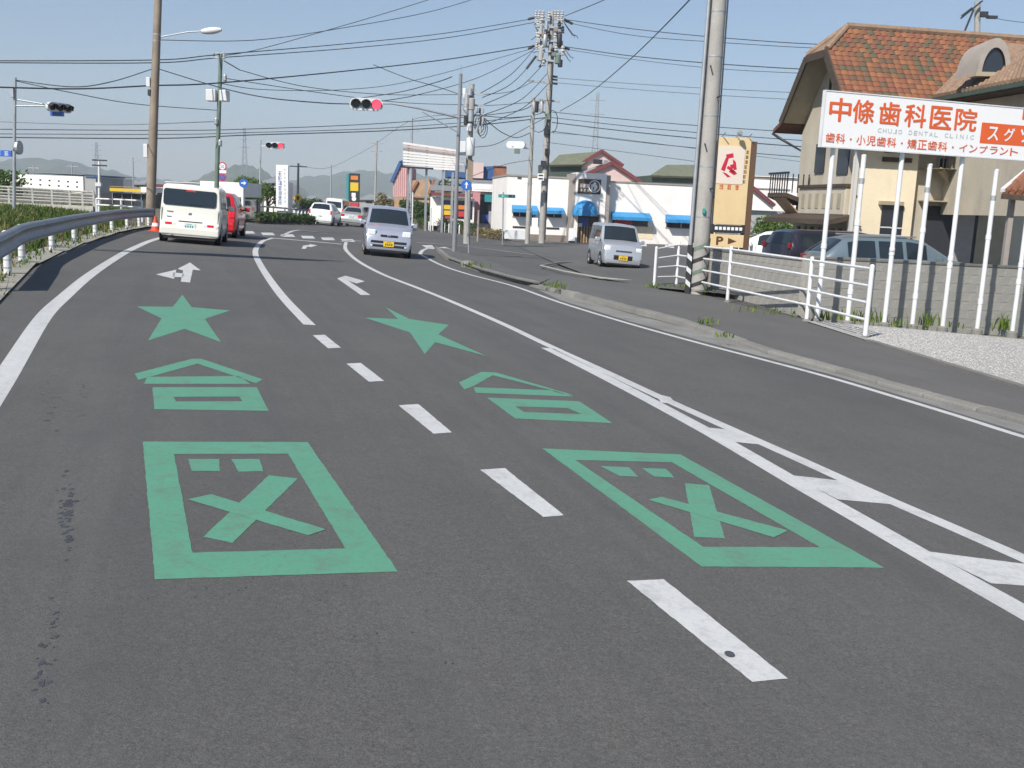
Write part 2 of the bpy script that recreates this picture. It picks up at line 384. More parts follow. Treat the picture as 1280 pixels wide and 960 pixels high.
for a, b_ in zip(seg, seg[1:]):
    acc += (b_-a).length
    if acc > .72: run.append(b_); acc = 0
for i, (a, b_) in enumerate(zip(run, run[1:])):
    d = (b_-a).normalized(); s = Vector((d.y,-d.x,0)); g = .006; a2, b2 = a+d*g, b_-d*g
    if s.dot(Vector((-a.x,-a.y,0))) < 0: s = -s                  # towards the road
    jz = random.uniform(-.006,.008); k = MB(); w_ = .15; hz = Vector((0,0,.012+jz)); dz_ = Vector((0,0,-.22))
    top = [a2-s*.06+hz, b2-s*.06+hz, b2+s*(w_-.05)+hz-Vector((0,0,.012)), a2+s*(w_-.05)+hz-Vector((0,0,.012))]
    foot = [a2-s*.06+dz_, b2-s*.06+dz_, b2+s*w_+dz_, a2+s*w_+dz_]
    k.add(top+foot, [(0,1,2,3),(7,6,5,4),(0,4,5,1),(1,5,6,2),(2,6,7,3),(3,7,4,0)])
    k.build('kerb_stone', 'kerb_concrete', kerb, bevel=.015)
gm = mat('gravel_bed', (.38,.37,.35), .95, noise=[(20,.3),(70,.35)], bump=(60,.7,.02))
gr = MB(); gr.poly([P(x, y, .135) for x, y in ((1086,426),(1180,453),(1280,482),(1500,545),(1500,436),(1280,424),(1140,411),(1040,403),(1007,401))])
struct(gr.build('gravel_lot', 'gravel_bed', tri=True), 'pale gravel patch between the footway and the block wall')
mat('stone_bit', (.40,.39,.37), .9, noise=[(9,.25)])
gs = MB(); rg = random.Random(5); quad4 = [P(1090,425,.135), P(1420,520,.135), P(1420,437,.135), P(1040,404,.135)]
for _ in range(6500):
    u, v = rg.random(), rg.random(); a = quad4[0].lerp(quad4[1], u); b_ = quad4[3].lerp(quad4[2], u); c = a.lerp(b_, v)
    s = rg.uniform(.007,.019); rz = rg.uniform(0,6.3); vs = []
    for (x,y,z) in ((1,0,0),(-.4,.9,0),(-.5,-.8,0),(.1,.1,.9)): vs.append(c+Vector(((x*math.cos(rz)-y*math.sin(rz))*s,(x*math.sin(rz)+y*math.cos(rz))*s*.8, z*s*rg.uniform(.5,1))))
    gs.add(vs, [(0,1,3),(1,2,3),(2,0,3)])
stuff(gs.build('gravel', 'stone_bit'), 'loose pale gravel stones in front of the block wall')
# low concrete strip between footway and gravel
ls = MB()
for (x0,y0),(x1,y1) in (((1086,427),(1180,455.5)),((1180,455.5),(1280,486)),((1280,486),(1500,553))):
    ls.bar(P(x0,y0,.125), P(x1,y1,.125), .11, .07)
struct(ls.build('edging_strip', 'kerb_concrete'), 'pale concrete edging between the footway and the gravel')
# restaurant forecourt and the higher clinic car park
def loft(name, A, C, m, n=8):
    b = MB(); k = len(A)
    for i in range(n+1):
        for p, q in zip(A, C): b.v.append(p.lerp(q, i/n))
    b.f = [(i*k+j, i*k+j+1, (i+1)*k+j+1, (i+1)*k+j) for i in range(n) for j in range(k-1)]
    return b.build(name, m, smooth=60)
lot = struct(loft('forecourt', [P(640,305,.004), P(690,327,.03), P(740,346,.06), P(818,359,.122), P(880,366,.122)],
     [U(628,299,76.5), U(712,303,77), U(800,304.5,78), U(880,307,79), U(990,311,80)], 'asphalt_lot', 10), 'asphalt forecourt in front of the white restaurant')
LOTZ = -.40
lb = MB(); lb.poly([(3.6,25.6,LOTZ+.0),(6.9,23.2,LOTZ),(16,24.6,LOTZ),(60,30,LOTZ),(60,75,LOTZ),(14,75,LOTZ)])
struct(lb.build('car_park', 'asphalt_lot', tri=True), 'raised car park behind the block wall')
for q in ([(712,321),(722,320),(750,329.5),(742,331)], [(729,320.5),(738,320),(766,328),(760,330)]):
    lay('hatch_mark', [q], W, .11, lot)
kerbl = mat('island_kerb', (.30,.29,.27), .9, noise=(20,.15))
kb = MB(); ip = [P(x, y, .12) for x, y in ((676,331),(700,327),(735,326),(770,329))]
kb.tube([Vector((p.x,p.y,p.z-.03)) for p in ip], .035, 6); ip2 = [P(x, y, .12) for x, y in ((676,331),(705,338),(750,346),(800,351))]
kb.tube([p-Vector((0,0,.03)) for p in ip2], .035, 6); struct(kb.build('traffic_island_kerb', 'island_kerb'), 'low pale kerb curving round the forecourt entrance')
# ------------------------------------------------------------------ grass, weeds
def mat_leaf(name, c0, c1):
    m = mat(name, c0, .75, spec=.25); nt = m.node_tree; N, L = nt.nodes, nt.links; b = N['Principled BSDF']
    g = N.new('ShaderNodeNewGeometry'); r = N.new('ShaderNodeMix'); r.data_type = 'RGBA'
    r.inputs['A'].default_value = (*c0,1); r.inputs['B'].default_value = (*c1,1); L.new(g.outputs['Random Per Island'], r.inputs['Factor']); L.new(r.outputs['Result'], b.inputs['Base Color'])
    b.inputs['Subsurface Weight'].default_value = 0
    tr = N.new('ShaderNodeBsdfTranslucent'); L.new(r.outputs['Result'], tr.inputs['Color']); ms = N.new('ShaderNodeMixShader'); ms.inputs[0].default_value = .28
    L.new(b.outputs[0], ms.inputs[1]); L.new(tr.outputs[0], ms.inputs[2]); L.new(ms.outputs[0], N['Material Output'].inputs['Surface']); return m
mat_leaf('grass', (.035,.085,.014), (.11,.16,.03)); mat_leaf('weed', (.07,.14,.025), (.20,.26,.04)); mat_leaf('leaf_dark', (.025,.06,.018), (.09,.15,.04)); mat_leaf('leaf_mid', (.05,.11,.02), (.15,.22,.05)); mat_leaf('leaf_dry', (.16,.12,.05), (.3,.26,.12))
def blades(b, c, h, n, spread, r):
    for _ in range(n):
        a = r.uniform(0,6.283); o = Vector((math.cos(a), math.sin(a), 0)); q = c+Vector((r.gauss(0,spread), r.gauss(0,spread), 0)); hh = h*r.uniform(.5,1.2)
        sd = Vector((-o.y,o.x,0))*r.uniform(.008,.02)*(1+h); m_ = q+o*hh*.15+Vector((0,0,hh*.6)); t = q+o*hh*r.uniform(.25,.6)+Vector((0,0,hh))
        b.add([q-sd, q+sd, m_+sd*.8, m_-sd*.8, t], [(0,1,2,3),(3,2,4)])
RAILFOOT = [P(x, y) for x, y in ((27.6,329),(65,314),(93,303.5),(119,295.6),(140,289.6),(159,286),(174,283.6),(186,282.6))]
gb, gd = MB(), MB(); r = random.Random(11)
rf = [back(RAILFOOT[0], 14), back(RAILFOOT[0], 6)]+RAILFOOT
for i in range(len(rf)-1):
    a, c = rf[i], rf[i+1]; d = (c-a); ln = d.length; s = Vector((-d.y, d.x, 0)).normalized()
    if s.x > 0: s = -s
    for _ in range(int(ln*95)):
        t = r.random(); off = (r.random()**1.6)*6-.05; q = a.lerp(c, t)+s*off; q.z = gz(q.x, q.y)-.02
        if r.random() < .25 and off < .5: continue
        blades(gb if r.random() < .8 else gd, q, r.uniform(.08,.32) if off > .35 else r.uniform(.05,.16), 3, .08, r)
for _ in range(5200):                                     # meadow up to the far railing
    q = P(r.uniform(-120,185), r.uniform(257,283)+0, 0)
    x_, y_ = q.x, q.y
    if y_ > 75: continue
    line = rf[-1]
    q.z = gz(x_, y_)-.02; px, py = proj(q)
    if py > 283-(px/190)*5+ (0 if px > 0 else 20): continue
    if px > 150 and py > 262: continue
    blades(gb if r.random() < .86 else gd, q, r.uniform(.08,.24), 5, .25, r)
stuff(gb.build('grass', 'grass'), 'green weeds and grass behind the steel guardrail'); stuff(gd.build('dry_grass', 'leaf_dry'), 'dry straw coloured grass mixed in behind the guardrail')
wb = MB()
for (px, py, n, sp, h) in ((695,360,14,.12,.18),(680,357,8,.12,.1),(884,405,10,.09,.12),(906,421,8,.07,.09),(820,360,18,.2,.14),(842,362,22,.2,.15),(868,366,40,.25,.2),(1030,400,12,.12,.25),(1092,403,16,.2,.26),(1112,406,12,.15,.14),(1060,401,9,.12,.25),(1160,407,15,.1,.3),(1250,411,16,.12,.34),(590,333,14,.3,.14),(1200,410,5,.15,.14),(1129,410,14,.25,.06),(960,391,14,.3,.14)):
    blades(wb, P(px, py, .12), h, n*2, sp, r)
stuff(wb.build('weeds', 'weed'), 'green weeds sprouting along the kerb and the wall foot')
mat('verge_concrete', (.30,.29,.25), .95, noise=[(3,.2),(30,.2)], dirt=(2,(.13,.11,.07),.8,None), bump=(25,.5,.02))
vb = MB(); q = [rf[0]]+RAILFOOT
for i in range(len(q)-1):
    a, c = q[i], q[i+1]; d = (c-a).normalized(); s = Vector((d.y,-d.x,0)); s = s if s.x > 0 else -s
    vb.add([Vector((v.x,v.y,gz(v.x,v.y)+.025)) for v in (a-s*.25, c-s*.25, c+s*.22, a+s*.28)], [(0,1,2,3)])
struct(vb.build('verge_strip', 'verge_concrete'), 'rough concrete strip at the foot of the guardrail')
# ------------------------------------------------------------------ hills far off
mat('forest_hill', (.06,.085,.045), 1., noise=[(.02,.4),(.005,.3)])
def hill(pix, Y, depth, seed):
    b = MB(); r = random.Random(seed); xs = []; n = 60
    for i in range(n+1):
        t = i/n*(len(pix)-1); k = min(int(t), len(pix)-2); f_ = t-k; f_ = f_*f_*(3-2*f_)
        px = pix[k][0]+(pix[k+1][0]-pix[k][0])*(t-k); py = pix[k][1]+(pix[k+1][1]-pix[k][1])*f_+math.sin(i*1.7+seed)*.8+r.uniform(-.5,.5); xs.append((px, py))
    m_ = 8
    for j in range(-m_, m_+1):
        for px, py in xs:
            p = U(px, py, Y); top = p.z+12; k = math.cos(j/m_*math.pi/2)**.8 if abs(j) < m_ else 0
            s = 1+j*depth/m_/Y; b.v.append(Vector((p.x*s, Y+j*depth/m_, -12+top*k*(1+.08*math.sin(px*.09+j*1.3)))))
    k = n+1; b.f = [(j*k+i, j*k+i+1, (j+1)*k+i+1, (j+1)*k+i) for j in range(2*m_) for i in range(n)]
    return struct(b.build('hill', 'forest_hill', smooth=80))
hill([(-260,205),(-120,206),(-20,203),(60,200),(130,212),(180,226),(215,236)], 2100, 500, 1)
hill([(205,240),(240,228),(270,214),(300,209),(325,213),(345,222),(370,232),(385,240)], 1700, 420, 2)
hill([(320,243),(350,230),(390,222),(430,217),(470,216),(510,219),(560,226),(620,236),(700,246),(800,256)], 2600, 600, 3)
hill([(60,233),(100,226),(140,222),(190,223),(240,230),(280,240)], 2900, 500, 4)
# ================================================================== STREET FURNITURE
mat('steel', (.24,.26,.29), .5, metal=.35, noise=[(3,.12),(30,.08)], dirt=(1.2,(.16,.15,.14),.5,(1,1,.4)))
mat('white_metal', (.72,.73,.74), .45, noise=[(2,.06)], dirt=(5,(.42,.38,.33),.45,(1,1,.3)))
mat('galv', (.42,.44,.46), .5, metal=.5, noise=(4,.12))
mat('pole_concrete', (.36,.345,.32), .85, noise=[(1.2,.15),(25,.1)], bump=(40,.3,.008), dirt=(1.5,(.2,.19,.17),.5,(3,3,.25)))
mat('pole_brown', (.27,.22,.17), .8, noise=[(2,.2),(20,.12)], dirt=(1.3,(.15,.12,.09),.6,(3,3,.3)))
mat('pole_green', (.14,.19,.15), .7, noise=(3,.2))
mat('dark', (.03,.03,.035), .6); mat('cable', (.035,.045,.055), .7); mat('black_rubber', (.02,.02,.02), .85)
mat('box_white', (.66,.67,.68), .5, noise=(3,.06)); mat('ceramic', (.40,.40,.39), .4); mat('yellow_paint', (.62,.42,.03), .5)
mat('sign_blue', (.03,.13,.48), .4); mat('sign_red', (.55,.03,.06), .4); mat('sign_white', (.84,.84,.84), .45); mat('sign_green', (.03,.32,.27), .4); mat('sign_yellow', (.75,.42,.02), .4)
mat('orange_print', (.72,.12,.03), .5, noise=(2,.05)); mat('grey_print', (.45,.5,.5), .5); mat('red_print', (.55,.02,.06), .5); mat('brown_print', (.12,.05,.02), .6); mat('blue_print', (.05,.10,.35), .5)
mat('lens_red', (.7,.02,.03), .3, emit=((1,.03,.06), 3.2)); mat('lens_off', (.012,.02,.02), .25); mat('cone_red', (.65,.07,.03), .6)
def sm(b, name, m, parent, **k): return b.build(name, m, parent, **k)
# ---- guardrail
g0 = RAILFOOT[0]
ft = [back(RAILFOOT[0], 4.8), back(RAILFOOT[0], 2.4)]+RAILFOOT
rail = thing('guardrail', 'grey steel guardrail on white posts along the left verge', 'guardrail', g0)
def off(p): return p-g0
for p in ft:
    q = off(p); b = MB(); b.tube([q-Vector((0,0,.2)), q+Vector((0,0,.64)), q+Vector((0,0,.66))], [.057,.057,.03], 10); po = b.build('guard_post', 'white_metal', rail, smooth=40)
    MB().tube([q+Vector((0,0,.10)), q+Vector((0,0,.12))], .059, 10).build('post_band', 'galv', po); MB().tube([q+Vector((0,0,.22)), q+Vector((0,0,.235))], .059, 10).build('post_band', 'galv', po)
path = []
for i in range(len(ft)-1):
    a, b_, c, d = ft[max(i-1,0)], ft[i], ft[i+1], ft[min(i+2,len(ft)-1)]
    for k in range(5):
        t = k/5; path.append(.5*((2*b_)+(c-a)*t+(2*a-5*b_+4*c-d)*t*t+(3*b_-a-3*c+d)*t**3))
path.append(ft[-1]); path.append(ft[-1]+(ft[-1]-ft[-2])*.35)
prof = [(.03,.33),(.06,.335),(.11,.37),(.115,.41),(.07,.45),(.065,.50),(.07,.55),(.115,.59),(.11,.63),(.06,.665),(.03,.67)]
def beam(i0, i1):
    b = MB(); k = len(prof)
    for i in range(i0, i1+1):
        p = path[i]; t = (path[min(i+1,len(path)-1)]-path[max(i-1,0)]); t.z = 0; t.normalize(); s = Vector((t.y,-t.x,0)); s = s if s.x > 0 else -s
        for (o_, z) in prof: b.v.append(off(p)+s*o_+Vector((0,0,z)))
        for (o_, z) in reversed(prof): b.v.append(off(p)+s*(o_-.006)+Vector((0,0,z)))
    m_ = 2*k; n = i1-i0
    b.f = [(i*m_+j, i*m_+(j+1) % m_, (i+1)*m_+(j+1) % m_, (i+1)*m_+j) for i in range(n) for j in range(m_)]+[tuple(range(m_)), tuple(n*m_+j for j in reversed(range(m_)))]
    return b.build('rail_beam', 'steel', rail, smooth=50)
for i in range(0, len(path)-1, 10): beam(i, min(i+10, len(path)-1))
# ---- white pipe fence on the right
fa = [P(845,360,.12), P(909,377.5,.12), P(1008,401.5,.12), P(1081,423,.12)]; fe = P(817.5,359,.12)
fence = thing('pipe_fence', 'white tubular pedestrian fence along the right footway', 'fence', fa[0])
tops = [ZA(fa[0],303), ZA(fa[1],308.5), ZA(fa[2],322), ZA(fa[3],332)]; hs = [t-p.z for t, p in zip(tops, fa)]; he = ZA(fe,309)-fe.z
for p, h in zip(fa+[fe], hs+[he]):
    q = p-fa[0]; MB().tube([q-Vector((0,0,.1)), q+Vector((0,0,h)), q+Vector((0,0,h+.02))], [.04,.04,.02], 10).build('fence_post', 'white_metal', fence, smooth=40); MB().lathe([(.085,-.05),(.085,.012),(.06,.03),(.045,.05)], q, 'z', 12).build('post_foot', 'kerb_concrete', fence, smooth=40)
for i in range(3):
    for f_ in (.955,.72,.49,.255):
        a = fa[i]+Vector((0,0,hs[i]*f_)); c = fa[i+1]+Vector((0,0,hs[i+1]*f_)); MB().tube([a-fa[0], c-fa[0]], .024, 8).build('fence_rail', 'white_metal', fence, smooth=40)
for f_ in (.955,.72,.49,.255):
    MB().tube([Vector((0,0,hs[0]*f_)), fe-fa[0]+Vector((0,0,he*f_))], .02, 8).build('fence_rail', 'white_metal', fence, smooth=40)
# ---- concrete block wall
mat('block', (.36,.345,.315), .92, noise=[(2,.2),(35,.16)], bump=(60,.4,.01), dirt=(1.1,(.19,.175,.15),.75,(1,1,.35)), rnd=.05)
mat('mortar', (.33,.315,.285), .95, noise=(10,.15))
w0, w1 = P(884,364.5,.12), P(1001,395.5,.12); w2 = P(1280,412.5,.12); w2 = w1+(w2-w1)*1.25
wall = thing('block_wall', 'stained grey concrete block wall behind the white posts', 'wall', w1)
topL, topM, topR = ZA(w0,307.5), ZA(w1,319.5), ZA(w2.copy(),334+12)
TOPZ = topM
blocks = 0
proto_b = {}
for (a, c, tz0, tz1) in ((w1, w2, topM, ZA(P(1280,412.5,.12),335)), (w0, w1, topL, topM)):
    d = Vector((c.x-a.x, c.y-a.y, 0)); ln = d.length; d.normalize(); n = Vector((-d.y,d.x,0)); rz = math.atan2(d.y, d.x)
    core = MB(); zb = min(gz(a.x,a.y), gz(c.x,c.y))-.3; zt = min(tz0, tz1)
    tz = lambda x: tz0+(tz1-tz0)*x/ln
    q = a-w1
    core.prism([q+n*.012+Vector((0,0,zb-w1.z)), q+d*ln+n*.012+Vector((0,0,zb-w1.z)), q+d*ln+n*.012+Vector((0,0,tz(ln)-.05-w1.z)), q+n*.012+Vector((0,0,tz(0)-.05-w1.z))], n*.1)
    core.build('wall_core', 'mortar', wall)
    nb = int(ln/.4); bw = ln/nb
    for row in range(8):
        sh = .5*(row % 2)
        for k in range(nb+(1 if sh else 0)):
            x0 = max(0, (k-sh)*bw); x1 = min(ln, (k+1-sh)*bw)
            if x1-x0 < .05: continue
            zc = tz((x0+x1)/2)-.06-.195*(row+1); gp = a+d*((x0+x1)/2)
            if zc+.195 < gz(gp.x, gp.y): continue
            key = round(x1-x0, 2)
            if key not in proto_b:
                bb = MB(); bb.box((.002,0.004,.002), (x1-x0-.002,.1,.193)); o = bb.build('block', 'block', wall, bevel=.004)
                proto_b[key] = o.data
            else:
                o = bpy.data.objects.new('block', proto_b[key]); COL.objects.link(o); o.parent = wall
            pp = q+d*x0; o.location = (pp.x, pp.y, zc-w1.z); 
            o.rotation_euler = (0, 0, rz); blocks += 1
    for k in range(max(1, int(ln/.8))):
        m_ = max(1, int(ln/.8)); x0, x1 = ln*k/m_+.003, ln*(k+1)/m_-.003
        cp = MB(); u0, u1 = q+d*x0, q+d*x1; z0_, z1_ = tz(x0)-.058-w1.z, tz(x1)-.058-w1.z
        cp.prism([u0-n*.012+Vector((0,0,z0_)), u1-n*.012+Vector((0,0,z1_)), u1-n*.012+Vector((0,0,z1_+.058)), u0-n*.012+Vector((0,0,z0_+.058))], n*.124); cp.build('coping', 'kerb_concrete', wall, bevel=.008)
# ---- dental signboard and the white posts
bases = [(1021,400.5),(1059,404),(1105,407),(1140,408.5),(1178,411),(1221,414),(1265,417)]
tops_ = [(1040,150),(1077,196),(1127,150),(1160,207),(1203,150),(1242.5,214),(1288,150)]
bp = [P(x, y, .13) for x, y in bases]
lf = Frame(bp[0], bp[6])
for i in (2, 4):                                            # the four sign posts stand in one line
    x_, z_ = lf.px(*bases[i]); q = lf.world(x_, 0, 0); bp[i] = Vector((q.x, q.y, gz(q.x, q.y)+.13))
sb = thing('clinic_signboard', 'white billboard with orange dental clinic lettering on tall white posts', 'signboard', bp[0])
sdir = (bp[6]-bp[0]); sdir.z = 0; sdir.normalize()
sfr = Frame(bp[0]-Vector((-sdir.y,sdir.x,0))*.09, bp[6]-Vector((-sdir.y,sdir.x,0))*.09)
def white_post(parent, p, z1, rings, o):
    b = MB(); q = p-o; l = p.y
    b.tube([q-Vector((0,0,.2)), q+Vector((0,0,z1))], .047, 12); po = b.build('post', 'white_metal', parent, smooth=40); MB().lathe([(.12,-.1),(.11,.03),(.06,.06)], q, 'z', 10).build('footing', 'kerb_concrete', po, smooth=40)
    for zr in rings: MB().tube([q+Vector((0,0,zr-.05)), q+Vector((0,0,zr-.045)), q+Vector((0,0,zr+.045)), q+Vector((0,0,zr+.05))], [.047,.056,.056,.047], 12).build('collar', 'galv' if zr > 2.6 else 'white_metal', po, smooth=40)
    return po
for i in (0,2,4,6):
    z1 = ZA(bp[i], tops_[i][1])-bp[i].z; white_post(sb, bp[i], z1, [1.45, 1.1+.2*(i % 3)], bp[0])
ordn = {1: 'first short white post from the fence, between two sign posts', 3: 'middle short white post standing under the clinic board', 5: 'rightmost short white post standing under the clinic board'}
for i in (1,3,5):
    t = thing('white_post', ordn[i], 'post', bp[i], 0, 'free white posts before the wall'); z1 = ZA(bp[i], tops_[i][1])-bp[i].z
    white_post(t, bp[i], z1, [.62, 1.95, 2.75], bp[i]); MB().tube([(0,0,z1),(0,0,z1+.03),(0,0,z1+.045)], [.05,.05,.02], 12).build('post_cap', 'white_metal', t, smooth=40)
sgn = bpy.data.objects.new('frame', None); COL.objects.link(sgn); sgn.parent = sb; sgn.rotation_euler = (0,0,sfr.rz); sgn.location = sfr.o-bp[0]
def spx(x, y): return sfr.px(x, y)
tl, tr, bl, br = spx(1031.5,114.5), spx(1345,141.5), spx(1025,181), spx(1345,206)
zt0, zb0 = (tl[1]+tr[1])/2, (bl[1]+br[1])/2; x0s = (tl[0]+bl[0])/2
bd = MB(); bd.box((x0s, -.03, zb0), (tr[0], .03, zt0)); bd.build('board', 'sign_white', sgn, bevel=.008)
rim = MB()
for (a, c) in (((x0s-.02,zb0-.02),(tr[0]+.02,zb0)),((x0s-.02,zt0),(tr[0]+.02,zt0+.02)),((x0s-.02,zb0),(x0s,zt0))): rim.box((a[0],-.04,a[1]),(c[0],.04,c[1]))
rim.build('board_rim', 'white_metal', sgn)
def stext(body, m, xa, ya, xb, yb, bold=0., name='lettering'):
    """text between the pixel middles of its left and right end; ya,yb = (top,bottom) at left"""
    l0, l1 = spx(xa, ya), spx(xa, yb); r0 = spx(xb, ya+(xb-xa)*.079); h = l0[1]-l1[1]; zc = (l0[1]+l1[1])/2
    return text(sgn, name, body, m, ((l0[0]+r0[0])/2, zc), r0[0]-l0[0], h, -.036, bold=bold)
OP = MATS['orange_print']
def sput(body, xc, yc, wpx, hpx, m, bold=.0):
    c_ = spx(xc, yc); a_ = spx(xc-wpx/2, yc); b_ = spx(xc+wpx/2, yc+wpx*.042); h = hpx*c_h
    return text(sgn, 'lettering', body, m, (c_[0], c_[1]), b_[0]-a_[0], h, -.036, bold=bold)
c_h = (spx(1150,140)[1]-spx(1150,160)[1])/20
for ch, xc in zip('中條歯科医院', (1049,1078,1111,1143,1175,1206)):
    sput(ch, xc, 137.5+(xc-1049)*.079, 26.5, 28, OP, .018)
for k, ch in enumerate('CHUJO DENTAL CLINIC'):
    if ch != ' ': xk = 1098+6.42*k; sput(ch, xk, 163.0+(xk-1098)*.076, 4.6 if ch != 'I' else 1.2, 5.4, MATS['grey_print'])
for k, ch in enumerate('歯科・小児歯科・矯正歯科・インプラント'):
    xk = 1036.5+12.75*k; q_ = 172.2+(xk-1036.5)*.078
    if ch == '・': sput(ch, xk, q_, 2.6, 2.6, OP)
    else: sput(ch, xk, q_, 11.4 if k < 13 else 9.8, 11.8 if k < 13 else 9.6, OP, .008)
bx0, bx1 = spx(1226,153), spx(1345,192); ob = MB(); ob.box((bx0[0],-.034,bx0[1]-8.5*c_h*3.15), (bx1[0]-.05,-.031,bx0[1])); ob.build('orange_panel', 'orange_print', sgn)
for ch, xc in zip('スグソコ', (1240,1260,1280,1301)): 
    cc = spx(xc, 166+(xc-1240)*.05); text(sgn, 'lettering', ch, MATS['sign_white'], (cc[0], bx0[1]-13.4*c_h), 17*c_h, 17*c_h, -.038, bold=.02)
ar = MB(); a0 = spx(1277,142); ar.box((a0[0],-.034,a0[1]-.12),(a0[0]+.5,-.031,a0[1]+.12)); ar.build('orange_panel', 'orange_print', sgn)
# ---- near concrete utility pole with conduits and a striped guard
pb_ = B(871,25.2,.12)
near = thing('utility_pole', 'thick leaning concrete utility pole with conduits behind the white fence', 'utility pole', pb_)
tp = U(905,-90,25.2)-pb_; ax = tp.normalized()
MB().tube([Vector((0,0,-.3)), tp*.3, tp], [.225,.215,.18], 20).build('shaft', 'pole_concrete', near, smooth=50)
for (dx, r_, z0, z1, m_) in ((-.285,.045,0,1,'galv'),(-.20,.03,.0,.9,'cable'),(.235,.02,.18,1,'cable')):
    y_ = -.12 if dx < -.25 else -.08
    MB().tube([Vector((dx,y_,.05))+tp*z0, Vector((dx*.85,y_*.85,.0))+tp*z1], r_, 8).build('conduit', m_, near, smooth=50)
for f_ in (.22,.36,.5,.66,.78,.9): 
    c_ = tp*f_; rr_ = .225-.045*f_; MB().tube([c_, c_+ax*.035], rr_+.008, 20).build('band', 'galv', near, smooth=40)
for f_, s_ in ((.3,1),(.42,-1),(.55,1),(.63,-1)): MB().bar(tp*f_+Vector((.1*s_,-.2,0)), tp*f_+Vector((.14*s_,-.36,.02)), .03, .03).build('climbing_step', 'dark', near)
MB().box((-.05,-.29,2.0),(.01,-.2,2.12)).build('number_plate', 'sign_green', near)
gd_ = MB().tube([Vector((0,0,.12)), Vector((0,0,.12))+ax*1.15], .236, 24, cap=False).build('guard_sleeve', 'pole_concrete', near, smooth=50)
for k in range(4):                                         # dark diagonal stripes
    s = MB(); pts_a = []; pts_b = []
    for j in range(13):
        t = -math.pi+ j/12*math.pi*1.05+.1; z = .1+.3*k+.32*j/12
        pts_a.append(Vector((math.cos(t)*.243, math.sin(t)*.243, z))); pts_b.append(Vector((math.cos(t)*.243, math.sin(t)*.243, z+.10)))
    s.v = pts_a+pts_b; s.f = [(j, j+1, 14+j, 13+j) for j in range(12)]; s.build('stripe', 'pole_green' if k % 2 else 'dark', gd_)
post2 = thing('marker_post', 'slim dark striped marker board beside the leaning utility pole', 'marker', B(858.5,25.0,.12)); MB().box((-.06,-.03,-.1),(.06,.03,1.2)).build('panel', 'dark', post2)
for k in range(3): MB().prism([(-.06,-.034,.25+.32*k),(.06,-.034,.15+.32*k),(.06,-.034,.27+.32*k),(-.06,-.034,.37+.32*k)], (0,.002,0)).build('stripe', 'box_white', post2)
# ---- generic helpers for poles
def pole(name, label, px, py, Y, tpx, tpy, r0, r1, m, dz=0., cat='utility pole', n=14, foot=None):
    p = foot if foot is not None else B(px, Y, dz); t = thing(name, label, cat, p); top = U(tpx, tpy, Y)-p
    MB().tube([Vector((0,0,-.3)), top*.5, top], [r0, (r0+r1)/2, r1], n).build('shaft', m, t, smooth=50)
    return t, p, top
def insul(b, c, s=1.): b.lathe([(.02*s,-.1*s),(.06*s,-.09*s),(.03*s,-.03*s),(.06*s,-.02*s),(.03*s,.04*s),(.055*s,.05*s),(.02*s,.1*s)], c, 'z', 8)
def signal_head(parent, c, ex, up, lit=2, wd=1.2, n=3, back_=True):
    """horizontal three-lens head: c centre, ex along the head as the driver sees it left to right"""
    nrm = ex.cross(up).normalized()           # towards the driver
    h = wd*.36; e = bpy.data.objects.new('signal_head', None); COL.objects.link(e); e.parent = parent
    b = MB(); k = 12; o1 = []
    for i in range(k):
        a = math.pi/2+math.pi*i/(k-1); o1.append(c-ex*(wd/2-h/2)+ex*math.cos(a)*h/2+up*math.sin(a)*h/2)
    for i in range(k):
        a = -math.pi/2+math.pi*i/(k-1); o1.append(c+ex*(wd/2-h/2)+ex*math.cos(a)*h/2+up*math.sin(a)*h/2)
    b.prism([p-nrm*.09 for p in o1], nrm*.18); b.build('housing', 'box_white', e, smooth=40)
    for i in range(n):
        cc = c+ex*((i-(n-1)/2)*wd*.31); r_ = wd*.128; f = MB(); f.poly([cc+nrm*.095+(ex*math.cos(a*.5236)+up*math.sin(a*.5236))*r_ for a in range(12)])
        ln = f.build('lens', 'lens_red' if i == lit else 'lens_off', e)
        ln['label'] = 'lit red lamp' if i == lit else 'unlit dark lamp'
        v = MB(); ra = r_*1.12
        for j in range(13):
            a = RAD(-20+220*j/12); o_ = ex*math.cos(a)+up*math.sin(a); d_ = .24 if 2 < j < 10 else .14
            v.v += [cc+nrm*.09+o_*ra, cc+nrm*(.09+d_)-up*.03+o_*ra, cc+nrm*.09+o_*(ra+.012), cc+nrm*(.09+d_)-up*.03+o_*(ra+.012)]
        v.f = [q for j in range(12) for q in ((4*j,4*j+1,4*j+5,4*j+4),(4*j+2,4*j+6,4*j+7,4*j+3),(4*j+1,4*j+3,4*j+7,4*j+5))]
        v.build('visor', 'dark', e, smooth=40)
    return e
